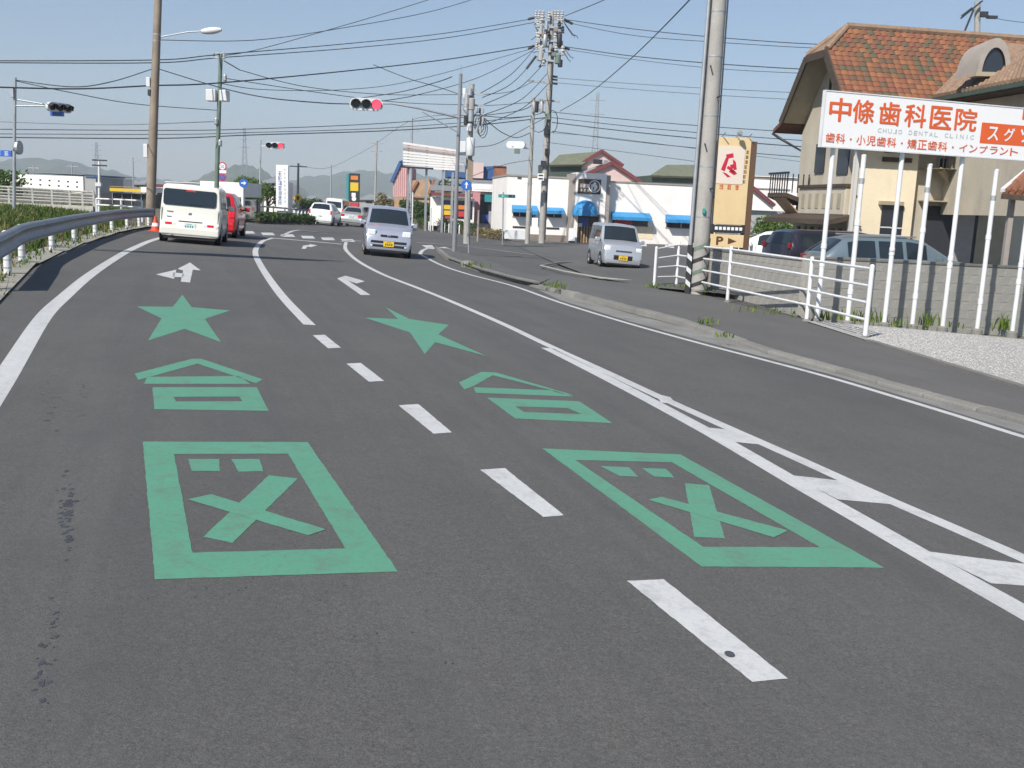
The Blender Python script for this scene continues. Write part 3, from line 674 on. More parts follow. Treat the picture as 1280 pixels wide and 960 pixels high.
# ---- signal mast at the corner
SY = 38.
t, p, top = pole('signal_mast', 'grey signal mast on the corner with a long arm and red light', 567, 318, SY, 576, 92, .085, .065, 'galv', cat='traffic light', foot=P(567.5,317.5))
sg = U(458,130.5,SY-.4)-p; arm0 = Vector((top.x*.79, top.y*.79, U(572,146,SY).z-p.z))
MB().tube([arm0, arm0.lerp(sg, .45)+Vector((0,0,.13)), sg+Vector((.9,.12,.08)), sg+Vector((-.45,.12,.02))], [.045,.04,.035,.03], 10).build('arm', 'galv', t, smooth=50)
MB().tube([arm0+Vector((0,0,-.55)), arm0.lerp(sg,.4)+Vector((0,0,.02))], .022, 8).build('brace', 'galv', t, smooth=50)
exd = Vector((1,.10,0)).normalized(); signal_head(t, sg, exd, Vector((.02,0,1)).normalized(), 2, 1.2)
for z_, s_, m_ in ((4.05,.26,'box_white'),(3.3,.16,'galv'),(5.4,.13,'galv')): MB().box((.08,-.1,z_-s_),(.34,.12,z_+s_)).build('control_box', m_, t, bevel=.02)
MB().tube([(.05,0,6.4),(.05,0,7.15)], .012, 6).build('antenna', 'galv', t)
pc = U(571,236,SY)-p; ft_ = MB().box((-.18,-.13,0),(.18,.13,.02)); ft_.build('base_plate', 'galv', t)
# little round island with flush stones at the mast's foot
# ---- blue direction disc on its own post
def sign_disc(name, label, px, py, Y, dia_px, m, footpx=None, mark=None, rim=None, dz=0., cat='road sign', post='galv'):
    p = B(footpx or px, Y, dz); c = U(px, py, Y)-p; r_ = dia_px/2/F*Y; t = thing(name, label, cat, p)
    MB().tube([Vector((0,0,-.1)), Vector((c.x,c.y+.04,c.z+r_*.9))], .03, 8).build('post', post, t, smooth=50)
    MB().lathe([(r_,0),(r_,.02)], c+Vector((0,-.02,0)), 'y', 24).build('disc', m, t, smooth=30)
    if rim:
        MB().lathe([(r_*.72,0),(r_*.72,.006)], c+Vector((0,-.027,0)), 'y', 24).build('disc_face', rim, t, smooth=30)
    if mark:
        b = MB()
        for q in mark: b.poly([Vector((c.x+x*r_, c.y-.031, c.z+z*r_)) for x, z in q])
        b.build('symbol', 'sign_white', t, tri=True)
    return t
ARW = [[(-.1,-.6),(.12,-.6),(.12,.15),(.4,.05),(.02,.65),(-.36,.05),(-.1,.15)]]
sign_disc('direction_sign', 'round blue road sign with white arrow beside the signal mast', 583, 231.5, 42, 13, 'sign_blue', 586, ARW)
sign_disc('direction_sign', 'round blue road sign with white arrow by the white shop', 304.5, 229, 50, 11, 'sign_blue', 304, [[(-.5,-.12),(.1,-.12),(.1,-.45),(.6,.05),(.1,.5),(.1,.15),(-.5,.15)]])
t = sign_disc('speed_sign', 'red rimmed speed limit disc above a plate and a no parking disc', 278, 208, 72, 10.5, 'sign_red', 277.5, None, 'sign_white')
p = t.location; c1, c2 = U(278,214.6,72)-p, U(278,221.5,72)-p
text(t, 'lettering', '50', MATS['sign_blue'], ((U(278,208,72)-p).x, (U(278,208,72)-p).z), .26, .24, -.035)
MB().box(c1+Vector((-.28,-.03,-.1)), c1+Vector((.28,-.01,.1))).build('plate', 'sign_white', t); r_ = .28
MB().lathe([(r_,0),(r_,.02)], c2+Vector((0,-.02,0)), 'y', 20).build('lower_disc', 'sign_red', t); MB().lathe([(r_*.72,0),(r_*.72,.01)], c2+Vector((0,-.03,0)), 'y', 20).build('disc_face', 'sign_blue', t)
MB().bar(c2+Vector((-.14,-.034,.14)), c2+Vector((.14,-.034,-.14)), .02, .06).build('slash', 'sign_red', t)
p = B(372.5, 78); t = thing('warning_sign', 'yellow diamond warning sign beside the hedge across the junction', 'road sign', p); c = U(372.5,247.5,78)-p
MB().tube([(0,0,-.1),(0,.04,c.z+.2)], .04, 8).build('post', 'galv', t); dd = MB(); dd.prism([c+Vector((0,-.02,.36)), c+Vector((.36,-.02,0)), c+Vector((0,-.02,-.36)), c+Vector((-.36,-.02,0))], (0,.02,0)); dd.build('diamond', 'sign_yellow', t)
MB().prism([c+Vector((-.08,-.026,-.16)), c+Vector((.08,-.026,-.16)), c+Vector((.08,-.026,.04)), c+Vector((.16,-.026,.02)), c+Vector((0,-.026,.2)), c+Vector((-.16,-.026,.02)), c+Vector((-.08,-.026,.04))], (0,.003,0)).build('symbol', 'dark', t)
# street name sign
p = B(628,60); t = thing('name_sign', 'teal green street name blade on a slim post before the restaurant', 'road sign', p); c = U(629,244.5,60)-p; c0, c1 = U(623,242.6,60)-p, U(644,247.6,60)-p
MB().tube([(0,0,-.1),(c.x,.05,c.z+.2)], .04, 8).build('post', 'galv', t); MB().box((c0.x,-.03,c1.z),(c1.x,0,c0.z)).build('blade', 'sign_green', t, bevel=.01)
b = MB()
for k in range(3): glyph(b, c0.x+.25+.3*k, (c0.z+c1.z)/2, .16, -.034, 40+k)
b.build('lettering', 'sign_white', t)
# ---- left lamp pole
LY = 40.
t, p, top = pole('lamp_pole', 'tall brown street lamp pole leaning behind the end of the guardrail', 187, 288, LY, 200, -60, .19, .13, 'pole_brown', cat='street lamp')
def on(top, p, py, Y, px): z = U(px, py, Y).z-p.z; return Vector((top.x*z/top.z, top.y*z/top.z, z))
a = on(top, p, 48, LY, 198); h0 = U(252,39,LY)-p; h1 = U(277,37,LY)-p
MB().tube([a, a+Vector((.25,0,.08)), h0.lerp(a,.3)+Vector((0,0,.05)), h0], .025, 8).build('lamp_arm', 'galv', t, smooth=50)
lh = MB(); k = 10
for i in range(9):
    f_ = i/8; c_ = h0.lerp(h1, f_); w_ = .13*math.sin(math.pi*min(.95,.12+f_*.8))**.6; 
    for j in range(k):
        a_ = 2*math.pi*j/k; lh.v.append(c_+Vector((0, math.cos(a_)*w_, math.sin(a_)*w_*(.9 if math.sin(a_) > 0 else 1.1))))
lh.f = [(i*k+j, i*k+(j+1) % k, (i+1)*k+(j+1) % k, (i+1)*k+j) for i in range(8) for j in range(k)]+[tuple(range(k)), tuple(8*k+j for j in reversed(range(k)))]
lh.build('lamp_head', 'box_white', t, smooth=60)
for (x0_,y0_,x1_,y1_,m_) in ((184,97,189,109,'box_white'),(180.5,180,186,197,'box_white'),(186,112,190,120,'dark')):
    a_, c_ = U(x0_,y0_,LY)-p, U(x1_,y1_,LY)-p; MB().box((a_.x,-.15,a_.z),(c_.x,.05,c_.z)).build('junction_box', m_, t, bevel=.015)
for py in (44, 52, 84, 88, 116, 160): 
    c_ = on(top, p, py, LY, 195); MB().tube([c_, c_+Vector((0,0,.05))], .15, 12).build('band', 'galv', t)
LAMP_TOP = p+on(top, p, 86, LY, 193)
# ---- dark green pole behind the van
GYY = 46.
t, p, top = pole('utility_pole', 'slim dark green pole with pale boxes behind the cream van', 269, 280, GYY, 276, 68, .11, .085, 'pole_green')
for (x0_,y0_,x1_,y1_) in ((259,112,271,127),(276,113,286,127)):
    a_, c_ = U(x0_,y0_,GYY)-p, U(x1_,y1_,GYY)-p; MB().box((a_.x,-.25,a_.z),(c_.x,.2,c_.z)).build('transformer_box', 'box_white', t, bevel=.03)
MB().bar(U(266,71,GYY)-p, U(281,73,GYY)-p, .08, .08).build('crossarm', 'galv', t); ib = MB()
for x_ in (267,273,280): insul(ib, U(x_,69,GYY)-p, 1.3)
ib.build('insulators', 'ceramic', t)
for (x_,y_) in ((282,98),(271,152),(276,179)): MB().lathe([(.06,-.15),(.09,-.1),(.09,.1),(.06,.15)], U(x_,y_,GYY)-p+Vector((0,-.1,0)), 'z', 10).build('fitting', 'galv', t)
MB().bar(U(280,76,GYY)-p, U(299,87,GYY)-p, .05, .05).build('cable_clamp', 'dark', t)
# ---- far-left signal pole seen obliquely
FY = 40.
t, p, top = pole('signal_mast', 'slim grey signal mast at the left edge with its light seen obliquely', 17, 262, FY, 19, 97, .07, .055, 'galv', cat='traffic light')
a_ = U(18,124,FY)-p; c_ = U(60,131,FY)-p
for dz_ in (0,-.25): MB().tube([a_+Vector((0,0,dz_)), c_+Vector((0,0,dz_*.2))], .03, 8).build('arm', 'galv', t, smooth=50)
hd = signal_head(t, U(74,134.5,FY)-p, Vector((.62,.78,-.02)).normalized(), Vector((.1,0,1)).normalized(), 9, 1.0)
MB().box(U(64,139,FY)-p+Vector((0,-.1,0)), U(79,145.5,FY)-p+Vector((0,.1,0))).build('name_blade', 'sign_blue', t)
MB().lathe([(.27,0),(.27,.1)], U(23.5,184.5,FY)-p+Vector((-.05,0,0)), 'x', 16).build('round_sign', 'galv', t)
for (x0_,y0_,x1_,y1_) in ((14,109,19,122),): 
    q0, q1 = U(x0_,y0_,FY)-p, U(x1_,y1_,FY)-p; MB().box((q0.x,-.15,q0.z),(q1.x,.1,q1.z)).build('control_box', 'galv', t)
LSIG = p+(U(19,100,FY)-p)
p = B(-30,52); t = thing('shop_sign', 'blue shop sign peeking in at the left edge', 'sign', p); q0, q1 = U(-40,186,52)-p, U(15,196,52)-p; MB().box((q0.x,-.06,q1.z),(q1.x,.06,q0.z)).build('panel', 'sign_blue', t); MB().tube([(0,0,-.2),(0,0,q0.z)], .07, 8).build('post', 'galv', t)
b = MB(); 
for k in range(5): glyph(b, q1.x-.25-.4*k, (q0.z+q1.z)/2, .26, -.066, 60+k)
b.build('lettering', 'sign_white', t)
# T-shaped street name post
TY = 44.
p = B(123.5,TY); t = thing('name_post', 'white post carrying two dark name blades beside the junction railing', 'sign post', p)
q0 = U(124,199,TY)-p; MB().tube([(0,0,-.2),(q0.x,q0.y,q0.z)], .05, 10).build('post', 'white_metal', t, smooth=50)
for py in (200, 206.5):
    a_, c_ = U(115.5,py-.9,TY)-p, U(134,py+1.6,TY)-p; MB().box((a_.x,-.05,c_.z),(c_.x,.0,a_.z)).build('blade', 'dark', t)
MB().box(U(120,228,TY)-p+Vector((0,-.1,0)), U(127,233,TY)-p+Vector((0,.1,0))).build('box', 'box_white', t)
# assumed unseen sign left of and above the frame, shaped to shade the lanes
S0, S1 = P(108,312.5), P(368,325.5); HB = 6.3                # where its shadow falls
q0, q1 = S0+to_sun*(HB/to_sun.z), S1+to_sun*(HB/to_sun.z); dv = (q1-q0).normalized(); mp = q0-dv*2.2
p = Vector((mp.x, mp.y, gz(mp.x, mp.y))); t = thing('shadow_sign', 'unseen blue sign above the frame, added to shadow the left lane', 'road sign', p)
MB().tube([(0,0,-.3),(0,0,q0.z-p.z+1.9)], .13, 12).build('mast', 'galv', t, smooth=50)
for z_ in (.5, 1.5): MB().tube([Vector((0,0,q0.z-p.z+z_)), q1.lerp(q0,.2)-p+Vector((0,.06,z_))], .05, 10).build('arm', 'galv', t, smooth=50)
MB().prism([q0-p, q1-p+Vector((0,0,.2)), q1-p+Vector((0,0,1.9)), q0-p+Vector((0,0,3.2))], (0,.04,0)).build('panel', 'sign_blue', t)
# ---- white railing near the guardrail end and metal railing beyond the meadow
rl = [B(121,44), B(152,43.5), B(178,43)]; t = thing('pipe_railing', 'short white pipe railing beside the guardrail end', 'railing', rl[0])
zs = [(ZA(q,y0_)-q.z, ZA(q,y1_)-q.z) for q, y0_, y1_ in zip(rl, (248.3,249.6,251), (256,257.5,259.5))]
for q, z_ in zip(rl, zs): MB().tube([q-rl[0]-Vector((0,0,.2)), q-rl[0]+Vector((0,0,z_[0]))], .045, 8).build('post', 'white_metal', t, smooth=50)
for i in range(2):
    for j in range(2): MB().tube([rl[i]-rl[0]+Vector((0,0,zs[i][j])), rl[i+1]-rl[0]+Vector((0,0,zs[i+1][j]))], .035, 8).build('rail', 'white_metal', t, smooth=50)
q0, q1 = P(-120,241.5), P(119,263)
fx = [( -110,), ( -70,), (-30,), (8,), (14,), (42,), (66,), (88,), (103,), (118,)]
base = [B(x[0], 55-(x[0]+110)*.035) for x in ((-110,),(-70,),(-30,),(12,),(41.5,),(66,),(88,),(104,),(118,))]
t = thing('metal_railing', 'weathered grey horizontal bar railing beyond the meadow', 'railing', base[0])
tpz = [ZA(q, 232.8+.062*proj(q)[0]) for q in base]; btz = [ZA(q, 252.5+.043*proj(q)[0]) for q in base]
mat('old_rail', (.40,.40,.38), .6, metal=.2, noise=(4,.2), dirt=(3,(.2,.17,.13),.5,None))
for q, z0_, z1_ in zip(base, tpz, btz): MB().box(q-base[0]+Vector((-.05,-.04,z1_-q.z-.5)), q-base[0]+Vector((.05,.04,z0_-q.z))).build('post', 'old_rail', t)
for i in range(len(base)-1):
    for f_ in (.99,.8,.58,.4,.2):
        a_ = base[i]-base[0]+Vector((0,0,btz[i]+(tpz[i]-btz[i])*f_-base[i].z)); c_ = base[i+1]-base[0]+Vector((0,0,btz[i+1]+(tpz[i+1]-btz[i+1])*f_-base[i+1].z))
        MB().tube([a_, c_], .05 if f_ > .9 else .035, 6).build('rail', 'old_rail', t, smooth=50)
plb = MB()
for i in range(len(base)-1):
    a_, c_ = base[i]-base[0], base[i+1]-base[0]; za, zc = btz[i]-base[i].z, btz[i+1]-base[i+1].z; plb.prism([a_+Vector((0,-.15,-.5)), c_+Vector((0,-.15,-.5)), c_+Vector((0,-.15,zc)), a_+Vector((0,-.15,za))], (0,.3,0))
plb.build('plinth', 'concrete', t)
# traffic cone
p = P(194.5,289); t = thing('traffic_cone', 'small red traffic cone beside the cream van', 'traffic cone', p); z1 = ZA(p,270)-p.z
MB().lathe([(.17,.02),(.06,z1*.75),(.03,z1)], (0,0,0), 'z', 14).build('cone', 'cone_red', t, smooth=50); MB().box((-.2,-.2,0),(.2,.2,.03)).build('base', 'cone_red', t); MB().lathe([(.13,z1*.33),(.095,z1*.55)], (0,0,.0), 'z', 14).build('band', 'sign_white', t)
# ---- the crowded corner poles
MY = 70.
t, p, top = pole('utility_pole', 'tallest concrete power pole at the centre crowded with crossarms', 677, 306, MY, 690.5, 14, .23, .14, 'pole_concrete', foot=B(677,MY,.25))
R_ = lambda px, py: U(px, py, MY)-p
for (x0_,y0_,x1_,y1_) in ((668,19,705,24),(668,27,704,29),(669,44,700,47),(670,57,704,60),(668,124,700,127),(660,101,692,104)):
    b = MB().bar(R_(x0_,y0_), R_(x1_,y1_), .15, .13); b.build('crossarm', 'galv', t)
for row, (y_, xs_) in enumerate(((17,(670,674,679,694,698,703)),(25,(671,676,698,702)),(41,(671,676,682,696)),(55,(671,676,697,702)))):
    for x_ in xs_:
        b = MB(); insul(b, R_(x_, y_), 2.2); b.build('insulator', 'ceramic', t, smooth=60)
for (x_,y_,h_,w_,m_) in ((676,38,.34,.15,'ceramic'),(681,52,.4,.17,'galv'),(699,51,.4,.17,'dark'),(676,70,.38,.18,'ceramic'),(697,75,.3,.2,'pole_green'),(700,80,.24,.16,'dark'),(683,33,.28,.13,'galv')):
    MB().lathe([(w_*.8,-h_),(w_,-h_*.9),(w_,h_*.9),(w_*.8,h_)], R_(x_,y_)+Vector((0,-.3,0)), 'z', 12).build('transformer', m_, t, smooth=40)
for (x0_,y0_,x1_,y1_,sx_) in ((705,24,716,30,1),(703,58,712,62,1),(668,22,660,24,1),(668,57,660,61,1),(670,70,658,86,1),(683,75,674,84,1)): MB().tube([R_(x0_,y0_), R_(x1_,y1_)], .09, 6).build('dead_end_clamp', 'dark', t)
for (y_) in (95, 99, 104): MB().tube([R_(688,y_), R_(697,y_+1)], .07, 6).build('spool', 'dark', t)
lp = MB(); ctr = R_(684,152)
for s_, w_, hh in ((-1,1.15,.75),(1,.7,.75)):
    c_ = ctr+Vector((s_*w_*.5,-.2,0)); lp.tube([c_+Vector((math.cos(a*.524)*w_*.5,0,math.sin(a*.524)*hh)) for a in range(13)], .03, 6)
lp.build('cable_loop', 'cable', t)
for (x_,y_) in ((686,146),(683,165),(679,205),(684,190)): MB().box(R_(x_-3,y_-4)+Vector((0,-.35,0)), R_(x_+3,y_+4)+Vector((0,-.15,0))).build('fitting', 'dark' if y_ > 150 else 'pole_green', t)
for y_ in (112,135,158,182,206,230,254,276,290):
    f_ = (R_(684,y_).z)/top.z; c_ = top*f_; MB().tube([c_, c_+Vector((0,0,.07))], .24-.08*f_, 12).build('band', 'galv', t)
MB().tube([R_(681,300)+Vector((0,-.25,0)), R_(692,60)+Vector((0,-.2,0))], .05, 6).build('conduit', 'dark', t)
sgp = MB().box(R_(672,217)+Vector((0,-.5,0)), R_(679.5,226)+Vector((0,-.45,0))).build('notice_plate', 'sign_white', t)
MB().box(R_(673,218.5)+Vector((0,-.52,0)), R_(678.5,220.5)+Vector((0,-.505,0))).build('notice_print', 'dark', t); MB().box(R_(673,222.5)+Vector((0,-.52,0)), R_(678.5,224.5)+Vector((0,-.505,0))).build('notice_print', 'dark', t)
rq = random.Random(31)
for (x0_,y0_,x1_,y1_) in ((669,33,703,36),(671,50,702,53),(673,64,700,66),(671,75,694,77)): MB().bar(R_(x0_,y0_)+Vector((0,-.2,0)), R_(x1_,y1_)+Vector((0,-.2,0)), .14, .12).build('crossarm', 'galv', t)
for (x_,y_) in ((672,31),(678,22),(686,20),(699,32),(703,38),(673,46),(678,62),(685,44),(694,44),(703,64),(674,61),(690,66),(695,60),(679,78)):
    b = MB(); insul(b, R_(x_,y_)+Vector((0,-.3,0)), rq.uniform(2.2,3.2)); b.build('insulator', 'ceramic' if rq.random() < .7 else 'dark', t, smooth=60)
for (x_,y_,w_,h_,m_) in ((673,33,4,5,'galv'),(679,45,4,6,'pole_brown'),(695,38,5,6,'pole_brown'),(700,43,4,5,'dark'),(673,52,4,6,'ceramic'),(694,52,4,5,'galv'),(676,62,4,6,'galv'),(692,69,5,5,'pole_green'),(701,66,4,5,'galv')):
    a_, c_ = R_(x_-w_/2,y_-h_/2), R_(x_+w_/2,y_+h_/2); MB().box((a_.x,-.45,c_.z),(c_.x,-.2,a_.z)).build('switch_box', m_, t, bevel=.03)
jl = MB()
for (x0_,y0_,x1_,y1_) in ((705,28,722,48),(706,30,718,47),(669,27,664,50),(668,30,672,52),(704,58,716,74),(703,62,712,78),(670,52,666,66)):
    a_, c_ = R_(x0_,y0_), R_(x1_,y1_); jl.tube([a_, a_.lerp(c_,.4)+Vector((.25,0,-.35)), c_.lerp(a_,.25)+Vector((.2,0,-.1)), c_], .025, 5)
jl.build('jumper_cables', 'cable', t)
MTOP = p
NY = 67.
t, p, top = pole('signal_pole', 'thinner concrete pole left of the tallest power pole with a side light', 659, 303, NY, 667, 122, .16, .12, 'pole_concrete', cat='utility pole', foot=B(659,NY,.2))
N_ = lambda px, py: U(px, py, NY)-p
signal_head(t, N_(645,181), Vector((-.93,.36,0)).normalized(), Vector((0,0,1)), 9, 1.3)
MB().tube([N_(664,186), N_(640,183)], .05, 8).build('arm', 'galv', t); MB().box(N_(643,186)+Vector((0,-.15,0)), N_(650,192)+Vector((0,.15,0))).build('walk_light', 'pole_green', t)
for x_ in (667,671,677): MB().lathe([(.1,-.35),(.12,-.3),(.12,.3),(.08,.35)], N_(x_,134)+Vector((0,-.2,0)), 'z', 10).build('transformer', 'ceramic' if x_ != 671 else 'dark', t, smooth=40)
MB().bar(N_(660,129), N_(682,128), .1, .1).build('crossarm', 'galv', t)
MB().box(N_(665,272)+Vector((0,-.4,0)), N_(671.5,292.5)+Vector((0,-.3,0))).build('notice_board', 'sign_white', t)
for y_ in (160,200,230,262): MB().tube([top*(N_(663,y_).z/top.z), top*(N_(663,y_).z/top.z)+Vector((0,0,.07))], .165, 12).build('band', 'galv', t)
EY = 56.
t, p, top = pole('utility_pole', 'grey power pole packed with fittings just behind the signal mast', 583, 290, EY, 590, 105, .19, .14, 'pole_concrete')
E_ = lambda px, py: U(px, py, EY)-p
for (x0_,y0_,x1_,y1_) in ((577,117,606,118),(578,131,604,132),(578,143,607,145),(580,155,606,157)): MB().bar(E_(x0_,y0_), E_(x1_,y1_), .09, .09).build('crossarm', 'galv', t)
rr = random.Random(9)
for (x_,y_,h_,w_,m_) in ((581,118,.28,.1,'box_white'),(588,116,.2,.13,'galv'),(584,125,.3,.16,'galv'),(590,131,.32,.17,'pole_concrete'),(583,137,.3,.15,'galv'),(589,146,.32,.16,'galv'),(583,151,.25,.13,'dark'),(587,160,.2,.15,'box_white'),(596,138,.12,.06,'ceramic'),(600,139,.14,.06,'dark'),(604,139,.12,.06,'ceramic'),(597,151,.22,.05,'ceramic'),(601,151,.22,.05,'dark'),(604,151,.2,.05,'ceramic'),(596,163,.12,.06,'ceramic'),(601,164,.12,.06,'ceramic')):
    MB().lathe([(w_*.7,-h_),(w_,-h_*.85),(w_,h_*.85),(w_*.7,h_)], E_(x_,y_)+Vector((0,-.3,0)), 'z', 10).build('fitting', m_, t, smooth=40)
MB().lathe([(.2,-.48),(.235,-.42),(.235,.42),(.2,.48)], E_(588.5,184)+Vector((0,-.35,0)), 'z', 16).build('transformer', 'box_white', t, smooth=40)
MB().box(E_(576,196)+Vector((0,-.4,0)), E_(583,204)+Vector((0,-.1,0))).build('fitting', 'galv', t); MB().box(E_(585,200)+Vector((0,-.3,0)), E_(591,228)+Vector((0,-.2,0))).build('number_plate', 'pole_brown', t)
lp = MB()
for k in range(4):
    a_ = E_(598+2*k,140+3*k); lp.tube([a_+Vector((math.cos(i*.524)*.25,0,-.5+math.sin(i*.524)*.5)) for i in range(13)], .022, 5)
lp.build('cable_loop', 'cable', t)
# ---- distant signal and small poles
DY = 62.
t, p, top = pole('signal_mast', 'far small red traffic light held out over the junction', 324, 276, DY, 326, 175, .05, .04, 'galv', cat='traffic light')
signal_head(t, U(344,182,DY)-p, Vector((1,.05,0)).normalized(), Vector((0,0,1)), 2, 1.15); MB().tube([U(325.5,183,DY)-p, U(352,181,DY)-p+Vector((0,.12,0))], .03, 6).build('arm', 'galv', t)
for (nm, lb, px, Y, ty, tx, r_, m_) in (('power_pole', 'thin dark far pole right of the tall white sign', 371.5, 95, 204, 373, .12, 'cable'), ('power_pole', 'thin far pole left of the yellow and black sign tower', 413, 120, 206, 414, .1, 'galv'), ('power_pole', 'thin far pole right of the yellow and black sign tower', 468, 120, 176, 471, .13, 'pole_concrete'), ('power_pole', 'thin far pole standing behind the pink shed', 513, 95, 147, 515, .12, 'galv'), ('power_pole', 'faint far pole left of the street lamp pole', 167, 120, 197, 166, .1, 'galv'), ('power_pole', 'faint far pole behind the long white building', 90, 140, 205, 90, .1, 'galv'), ('power_pole', 'slim far pole nearest the left end of the long white building', 42, 140, 207, 42, .1, 'galv')):
    t, p, top = pole(nm, lb, px, 0, Y, tx, ty, r_, r_*.8, m_, cat='utility pole', n=8)
    MB().bar(top+Vector((-.8,0,-.3)), top+Vector((.8,0,-.3)), .1, .1).build('crossarm', m_, t)
    if px == 513 or px == 468: MB().bar(top+Vector((-.7,0,-1.2)), top+Vector((.7,0,-1.2)), .1, .1).build('crossarm', m_, t)
# roof-top pole behind the clinic
p = Vector(B(1217,60)); t = thing('utility_pole', 'power pole rising behind the tiled clinic roof', 'utility pole', p); q = U(1222,2,60)-p
MB().tube([(0,0,0), q], [.2,.16], 12).build('shaft', 'pole_concrete', t, smooth=50)
for (a_, c_) in (((1201,23),(1228,1)),((1202,20),(1215,10)),((1203,46),(1217,12))): MB().bar(U(*a_,59.6)-p, U(*c_,59.6)-p, .09, .09).build('brace', 'cable', t)
MB().box(U(1227,14,59.5)-p, U(1233,22,59.7)-p).build('clamp', 'dark', t); MB().box(U(1235,19,59.5)-p, U(1245,24,59.7)-p).build('clamp', 'dark', t)
# ---- lattice pylons far off
mat('lattice', (.28,.30,.32), .8)
def pylon(px, tpy, Y, wpx, label):
    p = B(px, Y); t = thing('pylon', label, 'pylon', p); h = ZA(p, tpy)-p.z; w0 = wpx/F*Y; b = MB(); lv = 12; pts = []
    for i in range(lv+1):
        f_ = i/lv; w_ = w0*(1-f_)**1.3*.8+w0*.2; pts.append([Vector((sx*w_/2, sy*w_/2, h*f_)) for sx, sy in ((-1,-1),(1,-1),(1,1),(-1,1))])
    for i in range(lv):
        for k in range(4):
            b.bar(pts[i][k], pts[i+1][k], .35, .35); b.bar(pts[i][k], pts[i+1][(k+1) % 4], .2, .2); b.bar(pts[i+1][k], pts[i+1][(k+1) % 4], .2, .2)
    b.build('tower', 'lattice', t)
    a = MB()
    for f_ in (.72,.83,.94): a.bar((-w0*.75,0,h*f_), (w0*.75,0,h*f_), .5, .5)
    a.build('crossarm', 'lattice', t)
pylon(739, 116, 760, 13, 'pale lattice pylon rising behind the restaurant roof')
pylon(306, 160, 1000, 9, 'faint lattice pylon above the wooded hill')
pylon(122, 178, 1100, 8, 'very faint lattice pylon above the left name post')
# ---- overhead wires
def wire(label, pts, r_=.022, sag=0.):
    r_ *= .95
    """a cable through points (px, py, distance)"""
    ps = [U(*q) for q in pts]; q = []
    for i in range(len(ps)-1):
        a, b_, c, d = ps[max(i-1,0)], ps[i], ps[i+1], ps[min(i+2,len(ps)-1)]; n = 10
        for k in range(n):
            u = k/n; q.append(.5*((2*b_)+(c-a)*u+(2*a-5*b_+4*c-d)*u*u+(3*b_-a-3*c+d)*u**3)-Vector((0,0,sag*4*u*(1-u))))
    q.append(ps[-1]); b = MB(); o = q[0].copy(); b.tube([v-o for v in q], r_, 6); ob = b.build('overhead_wire', 'cable', None, smooth=80); ob.location = o
    return tag(ob, label, 'wire', 'overhead wires')
wire('topmost pair of the left wires, upper strand to the tall centre pole', [(-60,76,40),(190,75,43),(276,68,46),(440,54,56),(560,41,64),(668,23,70)], .024)
wire('topmost pair of the left wires, lower strand to the tall centre pole', [(-60,78,40.5),(190,78.5,43.5),(276,72,46.5),(440,60,56.5),(560,47,64),(668,28,70.2)], .024)
wire('thick dark wire crossing the lamp pole below the top pair', [(-60,107,38),(90,111,40),(190,107,42),(276,103.5,45.5),(440,88,56),(560,74,63),(668,57,69.5)], .034)
wire('slack wire from the left signal mast up to the lamp pole', [(19,100,40),(90,108.5,36.5),(140,102,39),(191,86,40)], .02)
wire('slack wire from the lamp pole to the red signal arm', [(198,86,40),(270,108,39),(330,121.5,36),(400,128.5,37),(440,130,37.6)], .022)
wire('thin wire falling from the left mast to the green pole', [(19,101,40),(90,116,41.5),(170,130,44),(274,138,46)], .018)
wire('upper strand of the low wires above the left horizon', [(-60,161,60),(200,163,62),(320,161,64),(480,154,66),(640,140,68),(668,126,69.6)], .028)
wire('middle strand of the low wires above the left horizon', [(-60,167,58),(200,168,60),(320,165.5,62),(480,160,65),(640,148,68),(682,140,69.5)], .024)
wire('lowest thick strand of the low wires above the left horizon', [(-60,171,57),(190,173,59),(320,168.5,61),(480,163.5,64),(600,156,67),(682,147,69.4)], .036)
wire('short wire sloping from the signal mast top to the left', [(467,81,60),(510,98,56),(545,108,56),(572,117,56)], .022)
wire('wire rising left from the signal mast top past the red light', [(440,124,48),(500,115,44),(545,103,40),(565,96,38)], .018)
wire('high faint wire falling left from the upper edge', [(620,-10,60),(540,14,58),(440,33,54),(320,50,50),(200,50,48)], .02)
wire('wire from the red signal to the tall centre pole', [(440,131,38),(520,119,48),(600,96,60),(668,62,69.5)], .018)
for i, (a, m_, e) in enumerate((((669,60),(640,88),(600,117)), ((672,70),(640,100),(603,122)), ((681,78),(650,105),(604,131)), ((684,92),(652,120),(604,144)), ((686,104),(655,130),(606,156)))):
    wire(('first','second','third','fourth','fifth')[i]+' from the top of the wires fanning from the tall pole to the crowded pole', [(a[0],a[1],69.7),(m_[0],m_[1]+4,62),(e[0],e[1],56)], .022)
wire('level wire between the crowded pole and the thinner concrete pole', [(606,145,56),(635,147,62),(665,145,67)], .025)
wire('long drooping wire from the crowded pole to the thinner pole', [(606,148,56),(625,164,59),(645,172,63),(663,166,67)], .025)
wire('lower slack wire rising from the crowded pole to the tall pole', [(592,184,56),(620,180,60),(650,164,66),(684,146,69.5)], .02)
wire('wire falling from the thinner pole towards the blue roof', [(663,200,67),(630,206,62),(585,222,57)], .016)
wire('upper right wire from the tall pole over the clinic', [(704,24,70),(790,36,66),(900,47,60),(1040,56,56),(1218,58,59.5)], .026)
wire('second right wire from the tall pole over the clinic', [(704,27,70.2),(790,44,67),(900,53,62),(1040,61,58),(1218,66,60)], .022)
wire('third right wire from the tall pole to the clinic eaves', [(704,58,70),(790,70,66),(900,80,60),(1040,88,55),(1200,92,52)], .03)
wire('fourth right wire from the tall pole to the clinic eaves', [(704,61,70.2),(790,74,66),(900,86,60),(1040,93,55),(1200,97,52)], .018)
